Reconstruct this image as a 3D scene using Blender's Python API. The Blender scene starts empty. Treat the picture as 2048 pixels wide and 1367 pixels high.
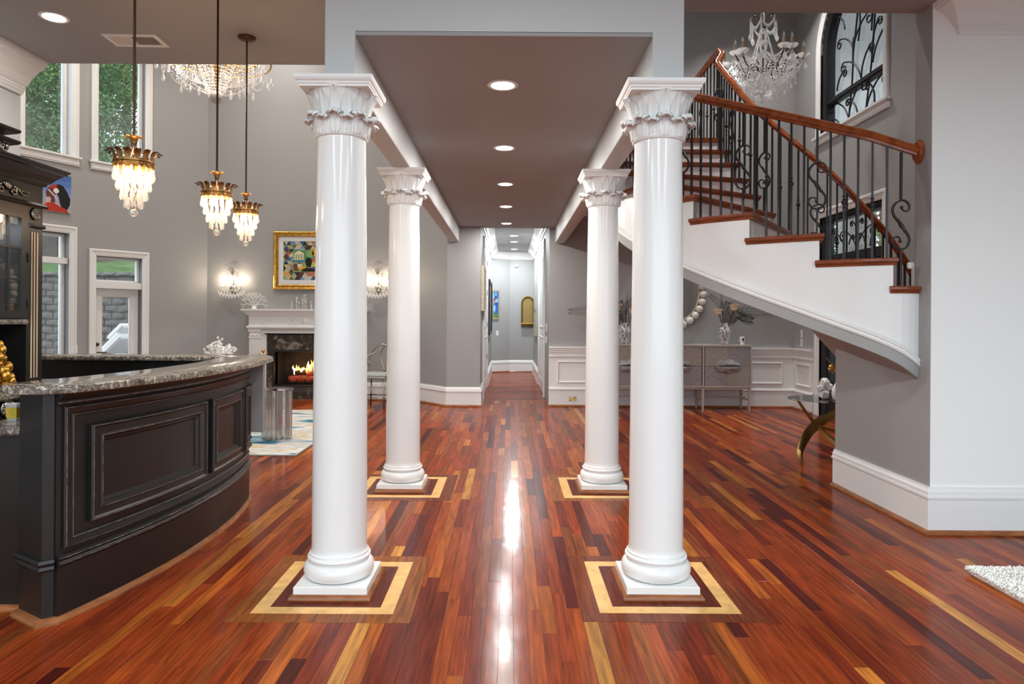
import bpy, math, random
from mathutils import Vector, Matrix
random.seed(7)
S = bpy.context.scene
COL = S.collection
PI = math.pi
# ------------------------------------------------------------------ camera
FPX, VX, VY, CAMH, ROLL = 1340.0, 1018.0, 636.0, 1.32, math.radians(.35)
cam_d = bpy.data.cameras.new('camera'); cam = bpy.data.objects.new('camera', cam_d); COL.objects.link(cam)
cam_d.sensor_width = 36; cam_d.lens = FPX / 2048 * 36
cam_d.shift_x = (1024 - VX) / 2048; cam_d.shift_y = -(683.5 - VY) / 2048
cam_d.clip_start = .05; cam_d.clip_end = 200
cam.location = (0, 0, CAMH)
cam.matrix_world = Matrix.Translation((0, 0, CAMH)) @ Matrix.Rotation(PI / 2, 4, 'X') @ Matrix.Rotation(ROLL, 4, 'Z')
S.camera = cam
# ------------------------------------------------------------------ world, exposure
wd = bpy.data.worlds.new('sky'); S.world = wd; wd.use_nodes = True
bg = wd.node_tree.nodes['Background']
bg.inputs['Color'].default_value = (.76, .90, 1.0, 1); bg.inputs['Strength'].default_value = 2.6
S.view_settings.view_transform = 'Standard'; S.view_settings.look = 'None'
S.view_settings.exposure = 0.5; S.view_settings.gamma = 1; S.view_settings.use_curve_mapping = False
S.cycles.max_bounces = 8; S.cycles.diffuse_bounces = 4; S.cycles.glossy_bounces = 4
S.cycles.transparent_max_bounces = 16; S.cycles.transmission_bounces = 6
S.cycles.sample_clamp_indirect = 6.0; S.cycles.caustics_reflective = False; S.cycles.caustics_refractive = False

def at(px, py, Y):
    """world point on the depth plane Y that the photograph shows at (px, py)"""
    dx, dy = px - 1024, py - 683.5
    c, s = math.cos(ROLL), math.sin(ROLL)
    x, y = 1024 + c * dx + s * dy, 683.5 - s * dx + c * dy
    return Vector(((x - VX) / FPX * Y, Y, CAMH + (VY - y) / FPX * Y))

# ------------------------------------------------------------------ mesh helpers
class MB:
    def __init__(s): s.v = []; s.f = []; s.c = []
    def add(s, vs, fs, M=None, col=None):
        b = len(s.v)
        for p in vs:
            p = Vector(p)
            s.v.append(tuple(M @ p) if M else tuple(p))
        for f in fs:
            s.f.append(tuple(i + b for i in f)); s.c.append(col)
        return s
    def box(s, a, b, M=None, col=None):
        x0, y0, z0 = a; x1, y1, z1 = b
        return s.add([(x0, y0, z0), (x1, y0, z0), (x1, y1, z0), (x0, y1, z0), (x0, y0, z1), (x1, y0, z1), (x1, y1, z1), (x0, y1, z1)],
              [(0, 3, 2, 1), (4, 5, 6, 7), (0, 1, 5, 4), (1, 2, 6, 5), (2, 3, 7, 6), (3, 0, 4, 7)], M, col)
    def cbox(s, a, b, e, M=None, col=None):
        """box with chamfered top and bottom edges"""
        x0, y0, z0 = a; x1, y1, z1 = b
        L = [(x0+e, y0+e, z0, x1-e, y1-e), (x0, y0, z0+e, x1, y1), (x0, y0, z1-e, x1, y1), (x0+e, y0+e, z1, x1-e, y1-e)]
        vs = []
        for (p, q, z, r, t) in L: vs += [(p, q, z), (r, q, z), (r, t, z), (p, t, z)]
        fs = [(0, 3, 2, 1), (12, 13, 14, 15)]
        for k in range(3):
            for j in range(4):
                fs.append((k*4+j, k*4+(j+1) % 4, k*4+4+(j+1) % 4, k*4+4+j))
        return s.add(vs, fs, M, col)
    def lathe(s, prof, n=24, M=None, cap=True, col=None, mod=None):
        vs = []; fs = []
        for k, (r, z) in enumerate(prof):
            for j in range(n):
                a = 2*PI*j/n; rr = r if mod is None else r*mod(a, z)
                vs.append((rr*math.cos(a), rr*math.sin(a), z))
        m = len(prof)
        for k in range(m-1):
            for j in range(n):
                fs.append((k*n+j, k*n+(j+1) % n, (k+1)*n+(j+1) % n, (k+1)*n+j))
        if cap:
            fs.append(tuple(reversed(range(n)))); fs.append(tuple(range((m-1)*n, m*n)))
        return s.add(vs, fs, M, col)
    def sphere(s, c, r, n=10, m=6, sc=(1, 1, 1), col=None):
        pr = [(max(1e-5, math.sin(PI*k/m)), -math.cos(PI*k/m)) for k in range(m+1)]
        return s.lathe(pr, n, Matrix.Translation(c) @ Matrix.Diagonal((r*sc[0], r*sc[1], r*sc[2], 1)), False, col)
    def tube(s, path, r, n=8, cap=True, col=None, M=None):
        path = [Vector(p) for p in path]; N = len(path)
        rs = r if isinstance(r, (list, tuple)) else [r]*N
        vs = []; fs = []; prev = None
        for i, p in enumerate(path):
            t = (path[min(i+1, N-1)] - path[max(i-1, 0)])
            t = t.normalized() if t.length > 1e-9 else Vector((0, 0, 1))
            if prev is None:
                a = Vector((0, 0, 1)) if abs(t.z) < .9 else Vector((1, 0, 0))
                u = t.cross(a).normalized()
            else:
                u = (prev - t*prev.dot(t)); u = u.normalized() if u.length > 1e-6 else t.orthogonal().normalized()
            prev = u; w = t.cross(u)
            for j in range(n):
                a = 2*PI*j/n; vs.append(p + (u*math.cos(a) + w*math.sin(a))*rs[i])
        for i in range(N-1):
            for j in range(n):
                fs.append((i*n+j, i*n+(j+1) % n, (i+1)*n+(j+1) % n, (i+1)*n+j))
        if cap: fs.append(tuple(reversed(range(n)))); fs.append(tuple(range((N-1)*n, N*n)))
        return s.add(vs, fs, M, col)
    def sweep(s, path, prof, closed=False, capends=True, col=None):
        """profile (a, b): a to the right of travel (horizontal), b up; mitred"""
        path = [Vector(p) for p in path]; N = len(path); m = len(prof); vs = []; fs = []
        for i, p in enumerate(path):
            if closed: d0 = p - path[i-1]; d1 = path[(i+1) % N] - p
            else:
                d0 = p - path[i-1] if i > 0 else path[1] - p
                d1 = path[i+1] - p if i < N-1 else d0
            d0 = Vector((d0.x, d0.y, 0)).normalized(); d1 = Vector((d1.x, d1.y, 0)).normalized()
            n0 = Vector((d0.y, -d0.x, 0)); n1 = Vector((d1.y, -d1.x, 0))
            n = n0 + n1; n = n.normalized() if n.length > 1e-6 else n0
            k = 1/max(.3, n.dot(n0))
            for (a, b) in prof: vs.append(p + n*(a*k) + Vector((0, 0, b)))
        M_ = N if closed else N-1
        for i in range(M_):
            i2 = (i+1) % N
            for j in range(m):
                j2 = (j+1) % m
                fs.append((i*m+j, i*m+j2, i2*m+j2, i2*m+j))
        if not closed and capends: fs.append(tuple(range(m))); fs.append(tuple(reversed(range((N-1)*m, N*m))))
        return s.add(vs, fs, None, col)
    def prism(s, poly, z0, z1, M=None, col=None):
        n = len(poly)
        return s.add([(x, y, z0) for x, y in poly] + [(x, y, z1) for x, y in poly],
              [tuple(reversed(range(n))), tuple(range(n, 2*n))] + [(i, (i+1) % n, n+(i+1) % n, n+i) for i in range(n)], M, col)
    def rectframe(s, mp, s0, s1, z0, z1, prof, ns=1, col=None):
        """picture-frame moulding; prof (inset, proud); mp(s, z, p) -> point; long edges cut in ns pieces"""
        loops = []
        for (i, p) in prof:
            a0, a1, b0, b1 = s0+i, s1-i, z0+i, z1-i
            lp = [mp(a0+(a1-a0)*k/ns, b0, p) for k in range(ns)] + [mp(a1, b0, p)]
            lp += [mp(a1+(a0-a1)*k/ns, b1, p) for k in range(ns)] + [mp(a0, b1, p)]
            loops.append(lp)
        n = len(loops[0]); vs = [q for l in loops for q in l]; fs = []
        for k in range(len(prof)-1):
            for j in range(n):
                fs.append((k*n+j, k*n+(j+1) % n, (k+1)*n+(j+1) % n, (k+1)*n+j))
        return s.add(vs, fs, None, col)
    def surf(s, rows, col=None, closed=False):
        n = len(rows[0]); vs = [p for r in rows for p in r]; fs = []
        for i in range(len(rows)-1):
            for j in range(n if closed else n-1):
                fs.append((i*n+j, i*n+(j+1) % n, (i+1)*n+(j+1) % n, (i+1)*n+j))
        return s.add(vs, fs, None, col)
    def mesh(s, name, mat=None, smooth=False):
        me = bpy.data.meshes.new(name); me.from_pydata([tuple(p) for p in s.v], [], s.f); me.update()
        if mat: me.materials.append(mat)
        if any(c is not None for c in s.c):
            at_ = me.color_attributes.new('Col', 'FLOAT_COLOR', 'CORNER')
            d = []
            for p in me.polygons:
                c = s.c[p.index] or (1, 1, 1)
                for _ in range(p.loop_total): d += [c[0], c[1], c[2], 1]
            at_.data.foreach_set('color', d)
        import bmesh
        bm = bmesh.new(); bm.from_mesh(me); bmesh.ops.recalc_face_normals(bm, faces=bm.faces[:]); bm.to_mesh(me); bm.free()
        if smooth:
            for p in me.polygons: p.use_smooth = True
            if smooth != True: me.set_sharp_from_angle(angle=math.radians(smooth))
        return me

def obj(name, mb, mat, parent=None, smooth=False):
    o = bpy.data.objects.new(name, mb.mesh(name, mat, smooth) if isinstance(mb, MB) else mb)
    COL.objects.link(o)
    if parent is not None: o.parent = parent
    return o
def tag(o, label=None, cat=None, group=None, kind=None):
    if label: o['label'] = label
    if cat: o['category'] = cat
    if group: o['group'] = group
    if kind: o['kind'] = kind
    return o
def thing(name, label, cat, loc=(0, 0, 0), rz=0, group=None):
    o = bpy.data.objects.new(name, None); COL.objects.link(o)
    o.location = loc; o.rotation_euler = (0, 0, rz); o.empty_display_size = .1
    return tag(o, label, cat, group)
def struct(name, mb, mat, label, cat, smooth=False):
    o = obj(name, mb, mat, None, smooth); return tag(o, label, cat, None, 'structure')
def inst(src, parent, M, name=None):
    o = src.copy(); COL.objects.link(o); o.parent = parent; o.matrix_basis = M
    if name: o.name = name
    return o
def meshobj(name, me, parent, M=None):
    o = bpy.data.objects.new(name, me); COL.objects.link(o); o.parent = parent
    if M is not None: o.matrix_basis = M
    return o
def copy_tree(o, parent=None):
    c = o.copy(); COL.objects.link(c); c.parent = parent
    for ch in list(o.children):
        copy_tree(ch, c)
    return c
T = Matrix.Translation
def RZ(a): return Matrix.Rotation(a, 4, 'Z')
def RX(a): return Matrix.Rotation(a, 4, 'X')
def RY(a): return Matrix.Rotation(a, 4, 'Y')
def SC(x, y=None, z=None): return Matrix.Diagonal((x, x if y is None else y, x if z is None else z, 1))
def frame(O, U, N=None):
    """matrix with local x = U (horizontal), local y = into wall, local z = up, at O"""
    U = Vector(U).normalized(); Zv = Vector((0, 0, 1)); Y = Zv.cross(U)
    return Matrix(((U.x, Y.x, 0, O[0]), (U.y, Y.y, 0, O[1]), (0, 0, 1, O[2] if len(O) > 2 else 0), (0, 0, 0, 1)))
def wallcells(mb, O, U, L, th, z0, z1, holes):
    """wall from O along U, thickness th to local +y, with rectangular holes (s0, s1, z0, z1)"""
    M = frame(O, U)
    xs = sorted({0, L, *[h[0] for h in holes], *[h[1] for h in holes]})
    zs = sorted({z0, z1, *[h[2] for h in holes], *[h[3] for h in holes]})
    for i in range(len(xs)-1):
        run = None
        for j in range(len(zs)-1):
            cx, cz = (xs[i]+xs[i+1])/2, (zs[j]+zs[j+1])/2
            hole = any(h[0] < cx < h[1] and h[2] < cz < h[3] for h in holes)
            if hole:
                if run is not None: mb.box((xs[i], 0, run), (xs[i+1], th, zs[j]), M); run = None
            elif run is None: run = zs[j]
        if run is not None: mb.box((xs[i], 0, run), (xs[i+1], th, zs[-1]), M)
    return mb

# ------------------------------------------------------------------ materials
def nt(name):
    m = bpy.data.materials.new(name); m.use_nodes = True
    return m, m.node_tree.nodes, m.node_tree.links, m.node_tree.nodes['Principled BSDF']
def mat(name, col, rough=.5, metal=0, spec=.5, bump=0, bscale=60, var=0, vscale=8, emit=None, es=0, trans=0, coat=0, sheen=0, vcol2=None):
    m, N, L, b = nt(name)
    b.inputs['Base Color'].default_value = (*col, 1); b.inputs['Roughness'].default_value = rough
    b.inputs['Metallic'].default_value = metal; b.inputs['Specular IOR Level'].default_value = spec
    b.inputs['Transmission Weight'].default_value = trans; b.inputs['Coat Weight'].default_value = coat
    b.inputs['Coat Roughness'].default_value = .08
    if emit: b.inputs['Emission Color'].default_value = (*emit, 1); b.inputs['Emission Strength'].default_value = es
    if bump or var:
        tc = N.new('ShaderNodeTexCoord')
    if bump:
        n = N.new('ShaderNodeTexNoise'); n.inputs['Scale'].default_value = bscale; n.inputs['Detail'].default_value = 3
        L.new(tc.outputs['Object'], n.inputs['Vector'])
        bp = N.new('ShaderNodeBump'); bp.inputs['Strength'].default_value = bump; bp.inputs['Distance'].default_value = .01
        L.new(n.outputs['Fac'], bp.inputs['Height']); L.new(bp.outputs['Normal'], b.inputs['Normal'])
    if var:
        n2 = N.new('ShaderNodeTexNoise'); n2.inputs['Scale'].default_value = vscale; n2.inputs['Detail'].default_value = 4
        L.new(tc.outputs['Object'], n2.inputs['Vector'])
        mx = N.new('ShaderNodeMix'); mx.data_type = 'RGBA'
        c2 = vcol2 or tuple(max(0, c*(1-var)) for c in col)
        mx.inputs['A'].default_value = (*col, 1); mx.inputs['B'].default_value = (*c2, 1)
        rp = N.new('ShaderNodeMapRange'); rp.inputs['From Min'].default_value = .35; rp.inputs['From Max'].default_value = .65
        L.new(n2.outputs['Fac'], rp.inputs['Value']); L.new(rp.outputs['Result'], mx.inputs['Factor'])
        L.new(mx.outputs['Result'], b.inputs['Base Color'])
    return m
def attr_mat(name, rough=.5, spec=.4, noise=0, nscale=40, emit=0):
    m, N, L, b = nt(name)
    a = N.new('ShaderNodeVertexColor'); a.layer_name = 'Col'
    b.inputs['Roughness'].default_value = rough; b.inputs['Specular IOR Level'].default_value = spec
    if noise:
        tc = N.new('ShaderNodeTexCoord'); n = N.new('ShaderNodeTexNoise'); n.inputs['Scale'].default_value = nscale
        L.new(tc.outputs['Object'], n.inputs['Vector'])
        mr = N.new('ShaderNodeMapRange'); mr.inputs['To Min'].default_value = 1-noise; mr.inputs['To Max'].default_value = 1+noise
        L.new(n.outputs['Fac'], mr.inputs['Value'])
        mx = N.new('ShaderNodeVectorMath'); mx.operation = 'SCALE'
        L.new(a.outputs['Color'], mx.inputs[0]); L.new(mr.outputs['Result'], mx.inputs['Scale'])
        L.new(mx.outputs['Vector'], b.inputs['Base Color'])
    else: L.new(a.outputs['Color'], b.inputs['Base Color'])
    return m
def emis(name, col, st):
    m, N, L, b = nt(name); b.inputs['Base Color'].default_value = (*col, 1)
    b.inputs['Emission Color'].default_value = (*col, 1); b.inputs['Emission Strength'].default_value = st; return m
def thin_glass(name, tint=(1, 1, 1), gloss=.08, rough=.02, wht=0):
    m, N, L, b = nt(name); N.remove(b); out = N['Material Output']
    t = N.new('ShaderNodeBsdfTransparent'); t.inputs['Color'].default_value = (*tint, 1)
    g = N.new('ShaderNodeBsdfGlossy'); g.inputs['Roughness'].default_value = rough
    fr = N.new('ShaderNodeLayerWeight'); fr.inputs['Blend'].default_value = .25
    mr = N.new('ShaderNodeMapRange'); mr.inputs['To Min'].default_value = gloss; mr.inputs['To Max'].default_value = .9
    L.new(fr.outputs['Facing'], mr.inputs['Value'])
    mx = N.new('ShaderNodeMixShader'); L.new(mr.outputs['Result'], mx.inputs['Fac']); L.new(t.outputs[0], mx.inputs[1]); L.new(g.outputs[0], mx.inputs[2])
    last = mx
    if wht:
        d = N.new('ShaderNodeBsdfTranslucent'); d.inputs['Color'].default_value = (.95, .95, .95, 1)
        d2 = N.new('ShaderNodeBsdfDiffuse'); d2.inputs['Color'].default_value = (.95, .95, .95, 1)
        ad = N.new('ShaderNodeMixShader'); ad.inputs['Fac'].default_value = .5; L.new(d.outputs[0], ad.inputs[1]); L.new(d2.outputs[0], ad.inputs[2])
        m2 = N.new('ShaderNodeMixShader'); m2.inputs['Fac'].default_value = wht; L.new(mx.outputs[0], m2.inputs[1]); L.new(ad.outputs[0], m2.inputs[2]); last = m2
    L.new(last.outputs[0], out.inputs['Surface']); return m
def marble(name, c1, c2, c3, sc=6, rough=.12, speck=0):
    m, N, L, b = nt(name); tc = N.new('ShaderNodeTexCoord')
    n = N.new('ShaderNodeTexNoise'); n.inputs['Scale'].default_value = sc; n.inputs['Detail'].default_value = 8; n.inputs['Distortion'].default_value = 1.4
    n.inputs['Roughness'].default_value = .65
    L.new(tc.outputs['Object'], n.inputs['Vector'])
    r = N.new('ShaderNodeValToRGB'); e = r.color_ramp.elements
    e[0].position = .32; e[0].color = (*c1, 1); e[1].position = .7; e[1].color = (*c3, 1)
    k = e.new(.52); k.color = (*c2, 1)
    L.new(n.outputs['Fac'], r.inputs['Fac']); L.new(r.outputs['Color'], b.inputs['Base Color'])
    b.inputs['Roughness'].default_value = rough; return m
def wood(name, mode='obj', col=(.3, .05, .02), rough=.16, grain=(38, 2.2, 38), coat=.6, fac=.55):
    m, N, L, b = nt(name)
    geo = N.new('ShaderNodeNewGeometry'); mp = N.new('ShaderNodeMapping'); mp.inputs['Scale'].default_value = grain
    L.new(geo.outputs['Position'], mp.inputs['Vector'])
    oi = N.new('ShaderNodeObjectInfo')
    n = N.new('ShaderNodeTexNoise'); n.inputs['Scale'].default_value = 1.6; n.inputs['Detail'].default_value = 6; n.inputs['Distortion'].default_value = .7
    n.noise_dimensions = '4D'; L.new(mp.outputs['Vector'], n.inputs['Vector'])
    if mode == 'obj':
        mu = N.new('ShaderNodeMath'); mu.operation = 'MULTIPLY'; mu.inputs[1].default_value = 50; L.new(oi.outputs['Random'], mu.inputs[0]); L.new(mu.outputs[0], n.inputs['W'])
        src = oi.outputs['Color']
    elif mode == 'attr':
        a = N.new('ShaderNodeVertexColor'); a.layer_name = 'Col'; src = a.outputs['Color']
    else:
        rgb = N.new('ShaderNodeRGB'); rgb.outputs[0].default_value = (*col, 1); src = rgb.outputs[0]
    mr = N.new('ShaderNodeMapRange'); mr.inputs['From Min'].default_value = .3; mr.inputs['From Max'].default_value = .7
    mr.inputs['To Min'].default_value = 1-fac; mr.inputs['To Max'].default_value = 1+fac*.5
    L.new(n.outputs['Fac'], mr.inputs['Value'])
    vm = N.new('ShaderNodeVectorMath'); vm.operation = 'SCALE'; L.new(src, vm.inputs[0]); L.new(mr.outputs['Result'], vm.inputs['Scale'])
    L.new(vm.outputs['Vector'], b.inputs['Base Color'])
    b.inputs['Roughness'].default_value = .4; b.inputs['Specular IOR Level'].default_value = .02; b.inputs['Coat Weight'].default_value = coat; b.inputs['Coat Roughness'].default_value = rough
    n2 = N.new('ShaderNodeTexNoise'); n2.inputs['Scale'].default_value = 9; n2.inputs['Detail'].default_value = 2; L.new(geo.outputs['Position'], n2.inputs['Vector'])
    bp = N.new('ShaderNodeBump'); bp.inputs['Strength'].default_value = .05; bp.inputs['Distance'].default_value = .02
    L.new(n2.outputs['Fac'], bp.inputs['Height']); L.new(bp.outputs['Normal'], b.inputs['Coat Normal'])
    return m

M = {}
M['grey'] = mat('grey_wall_paint', (.335, .333, .33), .55, bump=.03, bscale=180)
M['greyceil'] = mat('grey_ceiling_paint', (.33, .325, .325), .6, bump=.03, bscale=180)
M['palegrey'] = mat('pale_grey_wall_paint', (.53, .54, .54), .5, bump=.03, bscale=180)
M['white'] = mat('white_trim_paint', (.80, .80, .79), .35, coat=.1)
M['whitewall'] = mat('white_wall_paint', (.88, .88, .87), .5, bump=.03, bscale=180)
M['colwhite'] = mat('glossy_white_column_paint', (.84, .84, .83), .16, spec=.5)
M['plaster'] = mat('white_cast_plaster', (.84, .84, .83), .4)
M['floor_o'] = wood('glossy_mixed_hardwood', 'obj', rough=.15, coat=.42)
M['floor_a'] = wood('glossy_mixed_hardwood_far', 'attr', rough=.15, coat=.42)
M['maple'] = wood('maple_inlay', 'rgb', (.80, .47, .17), rough=.10, grain=(10, 10, 10), fac=.22)
M['shoe'] = wood('stained_shoe_moulding', 'rgb', (.33, .12, .045), rough=.15, grain=(6, 6, 30), fac=.4)
M['tread'] = wood('red_brown_stair_wood', 'rgb', (.24, .062, .024), rough=.12, grain=(7, 7, 40), fac=.45)
M['rail'] = wood('polished_handrail_wood', 'rgb', (.30, .075, .022), rough=.12, grain=(9, 9, 9), fac=.45)
M['subfloor'] = mat('dark_joint_filler', (.05, .018, .01), .6)
M['iron'] = mat('dark_bronze_wrought_iron', (.035, .035, .038), .42, .6)
M['black'] = mat('black_bar_paint', (.017, .015, .014), .34, var=.3, vscale=3)
M['blackrub_highlight'] = mat('black_paint_worn_highlights', (.045, .04, .037), .3, var=.9, vscale=30, vcol2=(.30, .26, .22))  # pale tone paints thin edge highlights onto the worn black mouldings
M['granite'] = marble('brown_black_granite', (.03, .026, .022), (.20, .165, .13), (.78, .72, .64), 36, .07)
M['marble'] = marble('dark_emperador_marble', (.012, .011, .009), (.06, .05, .04), (.42, .35, .28), 5, .1)
M['gold'] = mat('gold_leaf', (.75, .40, .07), .3, .9, var=.4, vscale=20)
M['brass'] = mat('brass', (.55, .36, .12), .25, 1)
M['bronze'] = mat('aged_bronze', (.10, .055, .03), .35, .8)
M['bronzegold'] = mat('gilded_bronze_leaf', (.42, .20, .06), .35, .8, var=.6, vscale=60)
M['silver'] = mat('aged_silver', (.55, .52, .46), .25, 1, var=.5, vscale=50)
M['steel'] = mat('polished_silver', (.7, .69, .67), .15, 1)
M['mirror'] = mat('mirror', (.9, .9, .9), .01, 1)
M['glass'] = thin_glass('window_glass', (1, 1, 1), .05, .01)
M['tableglass'] = thin_glass('table_glass', (.82, .9, .88), .12, .01)
M['crystal'] = thin_glass('cut_crystal', (1, 1, 1), .2, .05, .35)
M['crystalclear'] = thin_glass('clear_crystal', (.97, .98, .97), .22, .03, .12)
M['dark'] = mat('near_black', (.012, .011, .01), .6)
M['plate'] = mat('white_plastic', (.75, .75, .74), .4)
M['art'] = attr_mat('painted_colours', .5, .3, .35, 60)
# ------------------------------------------------------------------ room shell
H = 3.29; CZ = 2.68; HC = 2.94; TOP = 6.3
XR, YW = 2.62, 4.165            # stair side wall plane, white wall plane
BX0, BX1, BX2, BX3 = -.895, -.75, .685, .835; BY = 3.23
YB, YF, XE = 10.1, 10.65, 4.3   # back wall, fireplace wall, entrance wall
XL, YL = -3.83, 5.24
P0 = Vector((-4.80, 10.65, 0)); P1 = Vector((-5.88, 9.27, 0)); P3 = Vector((-6.75, 7.5, 0))
UA = (P0-P1).normalized(); LA = (P0-P1).length; UB = (P1-P3).normalized(); LB = (P1-P3).length
def ray_s(px, O, U, py=500):
    d = at(px, py, 1.0); u = d.x
    return (u*O.y-O.x)/(U.x-u*U.y)
hollow_label = 'plain grey painted '
# ceilings
m = MB()
m.box((XL-.15, -3, H), (BX0, YL, H+.16)); m.box((BX0, -3, H), (BX3, BY, H+.16)); m.box((BX3, -3, H), (XR, 4.3, H+.16)); m.box((XR, -3, H), (6.6, YW, H+.16))
struct('ceiling', m, M['greyceil'], 'flat grey ceiling over the bar and the near room', 'ceiling')
m = MB(); m.box((BX0+.02, BY+.001, CZ), (BX3-.02, YB+.02, CZ+.018))
struct('ceiling_corridor', m, M['greyceil'], 'lowered grey ceiling strip between the two column rows', 'ceiling')
m = MB(); m.box((-7, YL, TOP), (BX0, 11, TOP+.1)); m.box((BX0, BY, TOP), (XE+.2, 11, TOP+.1))
struct('ceiling_upper', m, M['greyceil'], 'high ceiling above living room and stair hall', 'ceiling')
m = MB(); m.box((-.6, YB+.02, HC), (1.0, 16.9, HC+.1))
struct('ceiling_hall', m, M['greyceil'], 'grey ceiling of the far hallway with crown moulding', 'ceiling')
# beams + bulkhead: rounded lower edges
def beam(x0, x1, name, label):
    e = .025; z0 = 2.452
    prof = [(x0, CZ+.02), (x0, z0+e), (x0+e*.3, z0+e*.3), (x0+e, z0), (x1-e, z0), (x1-e*.3, z0+e*.3), (x1, z0+e), (x1, CZ+.02)]
    mb = MB(); vs = [(x, BY, z) for x, z in prof] + [(x, YB+.02, z) for x, z in prof]; n = len(prof)
    mb.add(vs, [tuple(range(n)), tuple(reversed(range(n, 2*n)))] + [(i, (i+1) % n, n+(i+1) % n, n+i) for i in range(n)])
    return struct(name, mb, M['palegrey'], label, 'beam', 40)
beam(BX0, BX1, 'trim_beam_left', 'grey boxed beam carried by the two left columns')
beam(BX2, BX3, 'trim_beam_right', 'grey boxed beam carried by the two right columns')
m = MB(); m.box((BX0, BY, CZ+.02), (BX3, BY+.12, TOP))
m.box((BX0, BY+.12, CZ+.02), (BX0+.1, YF+.1, TOP)); m.box((BX3-.1, BY+.12, CZ+.02), (BX3, YB, TOP))
m.box((BX0+.1, YB, CZ+.02), (BX3-.1, YB+.1, TOP))
m.box((BX0+.1, BY+.12, CZ+.12), (BX3-.1, YB, CZ+.2))
struct('wall_bulkhead', m, M['palegrey'], 'grey bulkhead wall rising above the front pair of columns', 'wall')
m = MB(); m.box((XL-3.2, YL, H+.16), (BX0, YL+.12, TOP)); m.box((BX3, 4.3, H+.16), (XR, 4.42, TOP))
struct('wall_upper', m, M['grey'], 'upper wall above the near ceiling edges', 'wall')
# left wall of the near room, living room front, rear wall with big windows added for daylight, right room wall
m = MB(); m.box((XL-.15, -3, 0), (XL, YL, H)); m.box((-6.9, YL-.12, 0), (XL-.15, YL, TOP)); m.box((-6.9, YL, 0), (-6.75, 7.5, TOP))
m.box((XL-.15, YL-.12, H), (XL, YL, TOP))
struct('wall_left', m, M['palegrey'], 'pale grey wall behind the black bar hutch', 'wall')
m = MB(); wallcells(m, (6.6, -3, 0), (-1, 0, 0), 10.6, .15, 0, H+.16, [(.35, 3.4, .1, 3.1), (3.6, 6.9, .1, 3.1), (7.1, 10.2, .1, 3.1)])
struct('wall_rear', m, M['white'], 'rear wall with added window openings behind the camera', 'wall')
for k, (a, b) in enumerate(((.35, 3.4), (3.6, 6.9), (7.1, 10.2))):  # unseen windows, added to let daylight in from behind the camera
    w = thing('window_%d' % (k+7), 'added unseen rear window bay number %s' % ['one', 'two', 'three'][k], 'window'); w['kind'] = 'structure'
    f = MB(); Mx = frame((6.6, -3, 0), (-1, 0, 0))
    mp = lambda s, z, p: Mx @ Vector((s, -p, z))
    f.rectframe(mp, a, b, .1, 3.1, [(0, -.15), (0, .02), (.06, .02), (.06, -.1)])
    for t in (1/3, 2/3): f.box((a+(b-a)*t-.03, .03, .1), (a+(b-a)*t+.03, .09, 3.1), Mx)
    obj('window_frame', f, M['white'], w)
m = MB(); m.box((6.5, -3, 0), (6.65, YW+.2, H)); struct('wall_side', m, M['whitewall'], 'side wall of the right hand room', 'wall')
# white wall on the right, full height to the upper ceiling; its end is grey
m = MB(); m.box((XR+.004, YW, 0), (6.6, YW+.08, H+.16)); struct('wall_right', m, M['whitewall'], 'bright white painted wall on the right', 'wall')
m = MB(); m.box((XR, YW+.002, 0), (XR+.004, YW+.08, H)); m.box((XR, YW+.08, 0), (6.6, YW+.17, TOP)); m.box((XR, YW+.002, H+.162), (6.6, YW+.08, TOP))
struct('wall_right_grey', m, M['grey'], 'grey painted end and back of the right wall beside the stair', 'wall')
# low grey wall under the stair
m = MB()
m.add([(XR, YW+.17, 0), (XR, 5.37, 0), (XR+.12, 5.37, 0), (XR+.12, YW+.17, 0), (XR, YW+.17, 1.02), (XR, 5.37, 1.09), (XR+.12, 5.37, 1.05), (XR+.12, YW+.17, .98)],
      [(0, 1, 2, 3), (4, 5, 6, 7), (0, 1, 5, 4), (1, 2, 6, 5), (2, 3, 7, 6), (3, 0, 4, 7)])
struct('wall_understair', m, M['grey'], 'low grey wall closing the space under the stair', 'wall')
# back wall right of the hall, entrance wall (with door and arched window)
m = MB(); m.box((.603, YB, 0), (XE, YB+.15, TOP))
struct('wall_back', m, M['grey'], 'grey back wall behind the sideboard and stair', 'wall')
def ent_Y(px, py): return XE/at(px, py, 1.0).x
WY0, WY1, WZ0, WSP = 7.72, 9.28, 3.86, 4.98     # arched window
DY0, DY1, DZ = 7.72, 9.28, 2.72                  # entrance door
m = MB(); Me = frame((XE, 10.3, 0), (0, -1, 0)); L_ = 10.3-4.3
wr = (WY1-WY0)/2; s0, s1 = 10.3-WY1, 10.3-WY0
wallcells(m, (XE, 10.3, 0), (0, -1, 0), L_, .2, 0, TOP, [(s0, s1, 0, DZ), (s0, s1, WZ0, WSP+wr)])
sc_ = (s0+s1)/2
for sg in (-1, 1):
    arc = [(sc_+sg*wr*math.cos(a), WSP+wr*math.sin(a)) for a in [PI/2*k/10 for k in range(11)]]
    poly = arc + [(sc_+sg*wr, WSP+wr)]
    if sg < 0: poly = poly[::-1]
    n = len(poly)
    m.add([(x, 0, z) for x, z in poly] + [(x, .2, z) for x, z in poly],
          [tuple(range(n)), tuple(reversed(range(n, 2*n)))] + [(i, (i+1) % n, n+(i+1) % n, n+i) for i in range(n)], Me)
struct('wall_entrance', m, M['grey'], 'grey two storey entrance wall with arched window', 'wall')
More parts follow.
